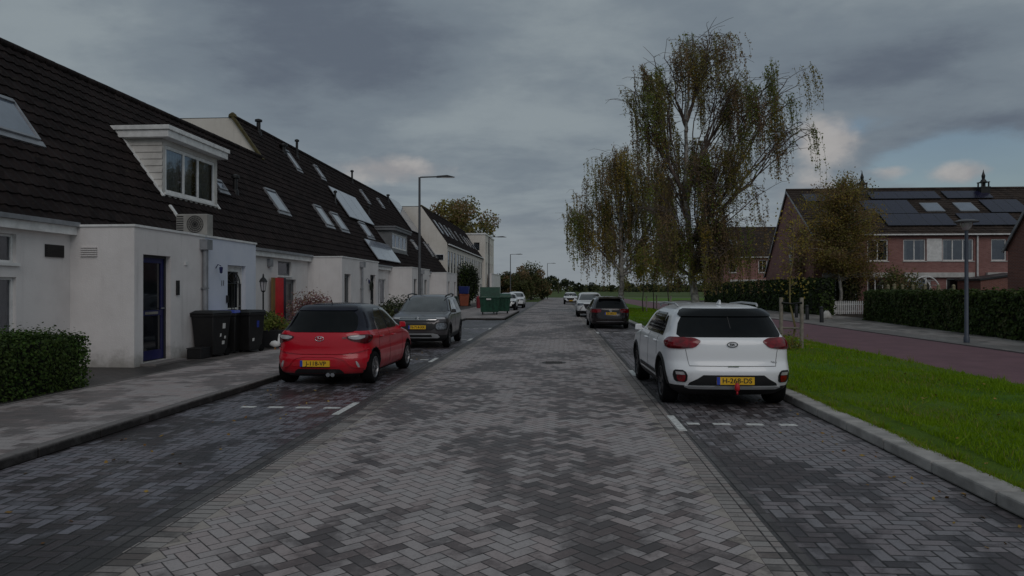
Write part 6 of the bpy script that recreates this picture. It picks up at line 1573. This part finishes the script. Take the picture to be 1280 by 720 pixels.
# young staked trees
yx, yy1 = s1.x-.22, s1.y+.18
small_tree('young_tree', 'nearest young tree with sparse yellow leaves between two stakes', (yx, yy1, .13), 4.3, [(-.05, 0, 3.1, .40, .4, .9, 2), (.0, 0, 1.9, .22, .22, .7, 1)], 520, .05, [lf_y, lf_o], [2, 1], tr=.032, nb=22, trunkm=M('young_bark', (.20, .16, .07), .8), group='young trees on the verge', z0=.28)
small_tree('verge_tuft', 'yellowing weeds round the foot of the nearest staked young tree', (yx-.1, yy1-.1, .12), .42, [(0, 0, .18, .38, .3, .18, 1)], 900, .035, [lf_y, lf_g, lf_pg], [1.5, 3, .6], tr=.008, nb=26, cat='weeds', z0=.05)
for i, (px, dc, H_) in enumerate(((804, 50, 5.4), (817, 56, 4.8), (834, 47, 5.6), (920, 40, 4.6), (789, 76, 4.4))):
    x_, y_ = ground_at(px, dc); x_ = min(max(x_, 4.4), 7.8) if i != 4 else 6.9
    small_tree('young_tree', ['slim young tree with olive leaves right of the black estate car', 'slim young tree just right of the rounder birch, farther back', 'slim young tree midway between the two birches',
        'slim young tree just behind the tall birch on the right', 'small far young tree on the verge near its end'][i], (x_, y_, .13), H_, [(0, 0, H_*.68, .75, .75, H_*.26, 1)], 1500, .085, [lf_o, lf_y, lf_g], [3, 1, 2], tr=.045, nb=26, group='young trees on the verge', z0=.4)
    if i < 3: stakes(['single wooden stake by the slim tree near the black estate car', 'wooden stake at the foot of a far young tree', 'wooden stake of the young tree between the two birches'][i], [(x_+.22, y_-.1)], 1.35, False, False)
# ---- hedges: dense core plus a shell of leaves
def hedge(name, label, P0, P1, thick, h, n, ls, mats, wts, base=.1, rough=.04, group=None, cat='hedge'):
    a, b = Vector((*P0, 0)), Vector((*P1, 0)); L = (b-a).length; u = (b-a)/L; v = Vector((-u.y, u.x, 0))
    t = thing(name, label, cat, (a.x, a.y, base), 0, group)
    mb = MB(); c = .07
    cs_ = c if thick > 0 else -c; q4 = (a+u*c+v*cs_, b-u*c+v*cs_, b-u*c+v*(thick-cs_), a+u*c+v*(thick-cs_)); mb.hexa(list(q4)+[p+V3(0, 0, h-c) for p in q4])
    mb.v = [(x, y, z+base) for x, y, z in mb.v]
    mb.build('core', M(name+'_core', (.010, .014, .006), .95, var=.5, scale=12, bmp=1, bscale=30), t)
    sg = 1 if thick > 0 else -1; at = abs(thick); c2 = c*sg; areas = [L*h, L*h, L*at, at*h, at*h]; tot = sum(areas); C = []; N_ = []
    for k, ar_ in enumerate(areas):
        m_ = int(n*ar_/tot); s, r_ = rng.uniform(0, 1, m_), rng.uniform(0, 1, m_); o = rng.normal(0, rough, m_)
        if k in (0, 1): pu, pv, pz, nn = s*L, np.full(m_, 0.0 if k == 0 else thick)+o, r_*h, (0, -sg if k == 0 else sg, 0)
        elif k == 2: pu, pv, pz, nn = s*L, r_*thick, h+o, (0, 0, 1)
        else: pu, pv, pz, nn = np.full(m_, 0.0 if k == 3 else L)+o, s*thick, r_*h, (-1 if k == 3 else 1, 0, 0)
        if k == 2: pz = pz+np.where(rng.uniform(0, 1, m_) < .06, rng.uniform(.02, .14, m_), 0)
        w_ = .035*np.sin(pu*2.1+pz*3)+.03*np.sin(pu*5.7+1)*np.cos(pz*4.4)
        pu = pu+w_*nn[0]; pv = pv+w_*nn[1]; pz = pz+(w_+.01)*nn[2]
        X_ = a.x+u.x*pu+v.x*pv; Y_ = a.y+u.y*pu+v.y*pv
        C.append(np.stack([X_, Y_, base+np.maximum(pz, .02)], 1)); N_.append(np.tile([u.x*nn[0]+v.x*nn[1], u.y*nn[0]+v.y*nn[1], nn[2]+.25], (m_, 1)))
    C = np.concatenate(C); N_ = np.concatenate(N_); patchy = np.sin(C[:, 1]*1.3+C[:, 2]*2)*.5+np.sin(C[:, 1]*4.1+C[:, 0]*3)*.5+rng.normal(0, .7, len(C))
    mi = np.zeros(len(C), int)
    if len(mats) > 1: q_ = np.quantile(patchy, np.cumsum(wts)/sum(wts)); mi = np.searchsorted(q_, patchy).clip(0, len(mats)-1)
    leaves('foliage', C, rng.uniform(.7, 1.3, len(C))*ls, mats, mi, t, nrm=N_*1.2, elong=1.4); return t
hedge('box_hedge', 'clipped dark green box hedge in front of the nearest white house', (-8.25, -1.0), (-8.25, 11.6), 1.15, .88, 70000, .036, [lf_h, lf_d], [2, 3], base=.10, rough=.055)
hedge('garden_hedge', 'long clipped dark green hedge under the brick houses, right of the picket fence', (16.55, 39.2), (14.2, 17.0), 1.3, 1.52, 34000, .09, [lf_d, lf_m], [6, 1], base=.12, rough=.04)
hedge('garden_hedge', 'tall dark green hedge along the path, left of the picket fence', (16.75, 82.0), (16.75, 46.2), .85, 2.3, 26000, .13, [lf_d, lf_dd], [3, 1], base=.12, rough=.06)
hedge('garden_hedge', 'short hedge return leading back to the picket fence', (16.75, 39.5), (20.6, 46.2), -.9, 1.5, 9000, .09, [lf_d, lf_m], [6, 1], base=.12, rough=.04)
# ---- shrubs
def bush(name, label, x, y, z0, rx, ry, rz_, n, ls, mats, wts, cat='shrub', group=None, lumps=9, flat=0.0):
    t = thing(name, label, cat, (x, y, z0), 0, group); mb = MB(); cs = []
    for k in range(lumps):
        a = random.uniform(0, 2*math.pi); q = random.random()**.5*.62; cs.append((x+rx*q*math.cos(a), y+ry*q*math.sin(a), z0+rz_*random.uniform(.35, .72)*2*.62, random.uniform(.38, .58)))
        mb.tube([(x+random.gauss(0, .03), y+random.gauss(0, .03), z0-.03), (x+(cs[-1][0]-x)*.5, y+(cs[-1][1]-y)*.5, z0+rz_*.5), cs[-1][:3]], [.03*rz_+.008, .02*rz_+.006, .006], 5, cap=False)
    mb.build('stem', m_twig, t)
    C = []; mi = []
    for k, (a, b, c, s) in enumerate(cs):
        m_ = n//lumps; u = rng.normal(size=(m_, 3)); u /= np.linalg.norm(u, axis=1)[:, None]; u *= (rng.uniform(0, 1, m_)**.38)[:, None]; u *= (1+.25*np.sin(u[:, 0]*6+k)*np.sin(u[:, 1]*5))[:, None]
        P = np.array([a, b, c])+u*np.array([rx*s*1.25, ry*s*1.25, rz_*s*1.15]); P[:, 2] = np.maximum(P[:, 2], z0+.03); C.append(P)
        mm = random.choices(range(len(mats)), wts)[0]; mi += [mm if random.random() < .65 else random.choices(range(len(mats)), wts)[0] for _ in range(m_)]
    C = np.concatenate(C); leaves('foliage', C, rng.uniform(.7, 1.3, len(C))*ls, mats, mi, t); return t
p = onX(389, 370, -9.55); bush('pink_leaf_shrub', 'round pink and white variegated shrub against the white porch wall', -9.55, p.y, .1, .95, .75, 1.18, 4200, .055, [lf_p, lf_b], [4, 1], lumps=12)
bush('potted_plant', 'leafy green plant growing in the square dark planter', -8.35, 19.9, .58, .42, .40, .36, 900, .045, [lf_g, lf_o, lf_dd], [2, 1, 1], cat='plant', group='plants by the lantern')
bush('potted_plant', 'low trailing green plant in the small dark planter', -8.15, 20.7, .50, .34, .34, .26, 600, .04, [lf_g, lf_pg], [2, 1], cat='plant', group='plants by the lantern')
bush('potted_plant', 'dark leafy plant round the lantern post', -8.95, 20.7, .68, .36, .36, .38, 700, .045, [lf_dd, lf_g], [2, 1], cat='plant', group='plants by the lantern')
bush('trailing_shrub', 'straggly brown green shrub between the planters and the red hatchback', -8.0, 22.1, .1, .75, .7, .75, 1500, .05, [lf_o, lf_dd, lf_g], [1, 2, 1])
bush('pale_shrub', 'pale green shrub at the porch corner beyond the red hatchback', -8.7, 35.9, .1, 1.0, 1.5, .95, 2600, .07, [lf_pg, lf_m, lf_dd], [2, 1, 1.4])
bush('dark_shrub', 'large dark shrub growing against the two storey row', -9.6, 73.0, .1, 1.1, 1.8, 3.1, 5200, .14, [lf_dd, lf_d], [3, 1], lumps=14)
bush('garden_shrub', 'broad green shrub behind the hedge, left of the white arch', 21.5, 45.6, .1, 1.25, 1.1, 2.3, 5200, .09, [lf_m, lf_g, lf_b], [3, 1.3, .6], lumps=14)
bush('garden_shrub', 'flowering shrub inside the white garden arch', 23.9, 48.4, .1, .9, .6, 1.7, 1500, .07, [lf_o, lf_b, lf_pg], [2, 2, 1])
bush('garden_shrub', 'dark shrub beside the porch window behind the golden birch', 19.6, 48.8, .1, 1.1, .7, 2.1, 2600, .08, [lf_dd, lf_m], [2, 1])
# ---- trees in the distance
def big_tree(label, px, dc, H, rx, rz_, n, ls, mats, wts, x=None, y=None, lumps=18, z=0.0, group='distant trees', name='distant_tree', zc=None):
    if x is None: x, y = ground_at(px, dc)
    t = thing(name, label, 'tree', (x, y, z), 0, group); mb = MB(); zc = zc or H-rz_
    mb.tube([(x, y, z-.1), (x+.1, y, z+H*.35), (x, y, z+H*.8)], [.03*H, .02*H, .006*H], 8, cap=False); mb.build('trunk', m_barkd, t)
    br = MB(); C = []; mi = []
    for k in range(lumps):
        u = Vector((random.gauss(0, 1), random.gauss(0, 1), random.gauss(0, 1))); u.normalize(); u *= random.random()**.45
        c = V3(x+u.x*rx*.8, y+u.y*rx*.8, z+zc+u.z*rz_*.8); limb(br, V3(x, y, z+H*random.uniform(.2, .55)), c, .008*H, .02, .2, seg=4, n=4)
        s = random.uniform(.22, .40); m_ = n//lumps; w = rng.normal(size=(m_, 3)); w /= np.linalg.norm(w, axis=1)[:, None]; w *= (rng.uniform(0, 1, m_)**.42)[:, None]
        C.append(np.array(c)+w*np.array([rx*s, rx*s, rz_*s*1.05])); mm = random.choices(range(len(mats)), wts)[0]; mi += [mm if random.random() < .7 else random.choices(range(len(mats)), wts)[0] for _ in range(m_)]
    br.build('branch', m_twig, t); C = np.concatenate(C); C[:, 2] = np.maximum(C[:, 2], z+.1); leaves('crown', C, rng.uniform(.7, 1.3, len(C))*ls, mats, mi, t); return t
big_tree('large autumn tree rising behind the two storey row on the left', 0, 0, 17.2, 6.6, 5.4, 13000, .26, [lf_o, lf_b, lf_m], [3, 2, 2], x=-16.6, y=112.0, lumps=38, name='autumn_tree', group=None)
for i, (px, dc, H_, rx, rz_, mw) in enumerate(((622, 128, 5.6, 3.4, 3.0, [1, 3, 1]), (634, 124, 4.8, 2.6, 2.5, [1, 1, 3]), (652, 119, 5.0, 2.6, 2.6, [3, 1, 1]), (664, 122, 7.4, 3.4, 3.9, [3, 1, .3]), (678, 126, 4.6, 2.2, 2.4, [1, .6, 2]), (610, 132, 6.4, 3.4, 3.4, [1, 3, 1]), (644, 136, 5.4, 3.0, 2.8, [1, 2, 1]))):
    big_tree(['brownish bushy tree beyond the last left lamp', 'dark low bush tree left of the lane end', 'green rounded bush tree at the lane end', 'tallest bushy olive tree at the left end of the lane', 'dark low tree beside the far lamp post',
        'brown tree half hidden by the pale flat roofed block', 'low dark tree behind the third street lamp'][i], px, dc, H_, rx, rz_, 4200, .22, [lf_m, lf_b, lf_dd], mw, lumps=22, zc=H_-rz_)
for i, (px, dc, H_) in enumerate(((698, 330, 9.5), (709, 360, 8.5), (724, 420, 6), (742, 470, 7), (763, 460, 6), (786, 430, 7.5), (812, 440, 7), (846, 380, 8), (900, 360, 8.5), (930, 380, 7.5), (960, 330, 9), (590, 420, 9), (560, 420, 10))):
    big_tree(['bare pale tree on the horizon left of centre', 'round dark tree on the horizon beside the bare one', 'low horizon tree above the far white hatchback', 'low horizon tree over the white suv', 'horizon tree just left of the rounder birch trunk',
        'horizon tree just right of the rounder birch trunk', 'horizon tree between the two birches, left', 'horizon tree between the two birches, right', 'horizon tree right of the tall birch trunk', 'second horizon tree right of the tall birch', 'horizon tree beside the distant brick house', 'horizon tree hidden behind the left row', 'farthest left horizon tree'][i],
        px, dc, H_, H_*.75, H_*.48, 900, .6, [lf_dd, lf_m], [3, 1], lumps=10, zc=H_*.52)
# far belt of trees and low field hedge that reads as one mass
C = []; 
for k in range(150):
    a = random.uniform(-.62, .75); d_ = random.uniform(520, 700); x_, y_ = math.sin(a-TH*0)*d_, math.cos(a)*d_; h_ = random.uniform(2.5, 6.5); w = rng.normal(size=(160, 3))*np.array([8, 6, h_*.30]); w[:, 2] += h_*.5; w[:, 2] = np.clip(w[:, 2], 0, h_*1.4); C.append(w+np.array([x_, y_, -.05]))
C = np.concatenate(C); o = leaves('distant_treeline', C, rng.uniform(1.2, 2.4, len(C)), [lf_dd, lf_m], (rng.uniform(0, 1, len(C)) > .4).astype(int)); stuff(o, 'thin dark belt of far trees along the flat horizon', 'treeline')
# low brown garden fence at the lane end
t = thing('field_gate', 'low brown wooden gate at the left corner of the lane end', 'gate', (-5.6, 132, 0))
for k, x_ in enumerate((-7.2, -5.4, -3.6)): mb = MB(); mb.box(x_-.1, x_+.1, 131.9, 132.1, -.04, 1.5); mb.build('post', m_stake, t)
for z_ in (.45, .85, 1.25): mb = MB(); mb.box(-7.1, -3.7, 131.96, 132.0, z_, z_+.16); mb.build('rail', m_stake, t)
# shrub strip along the field edge
print('birch leaves', n1_, n2_)
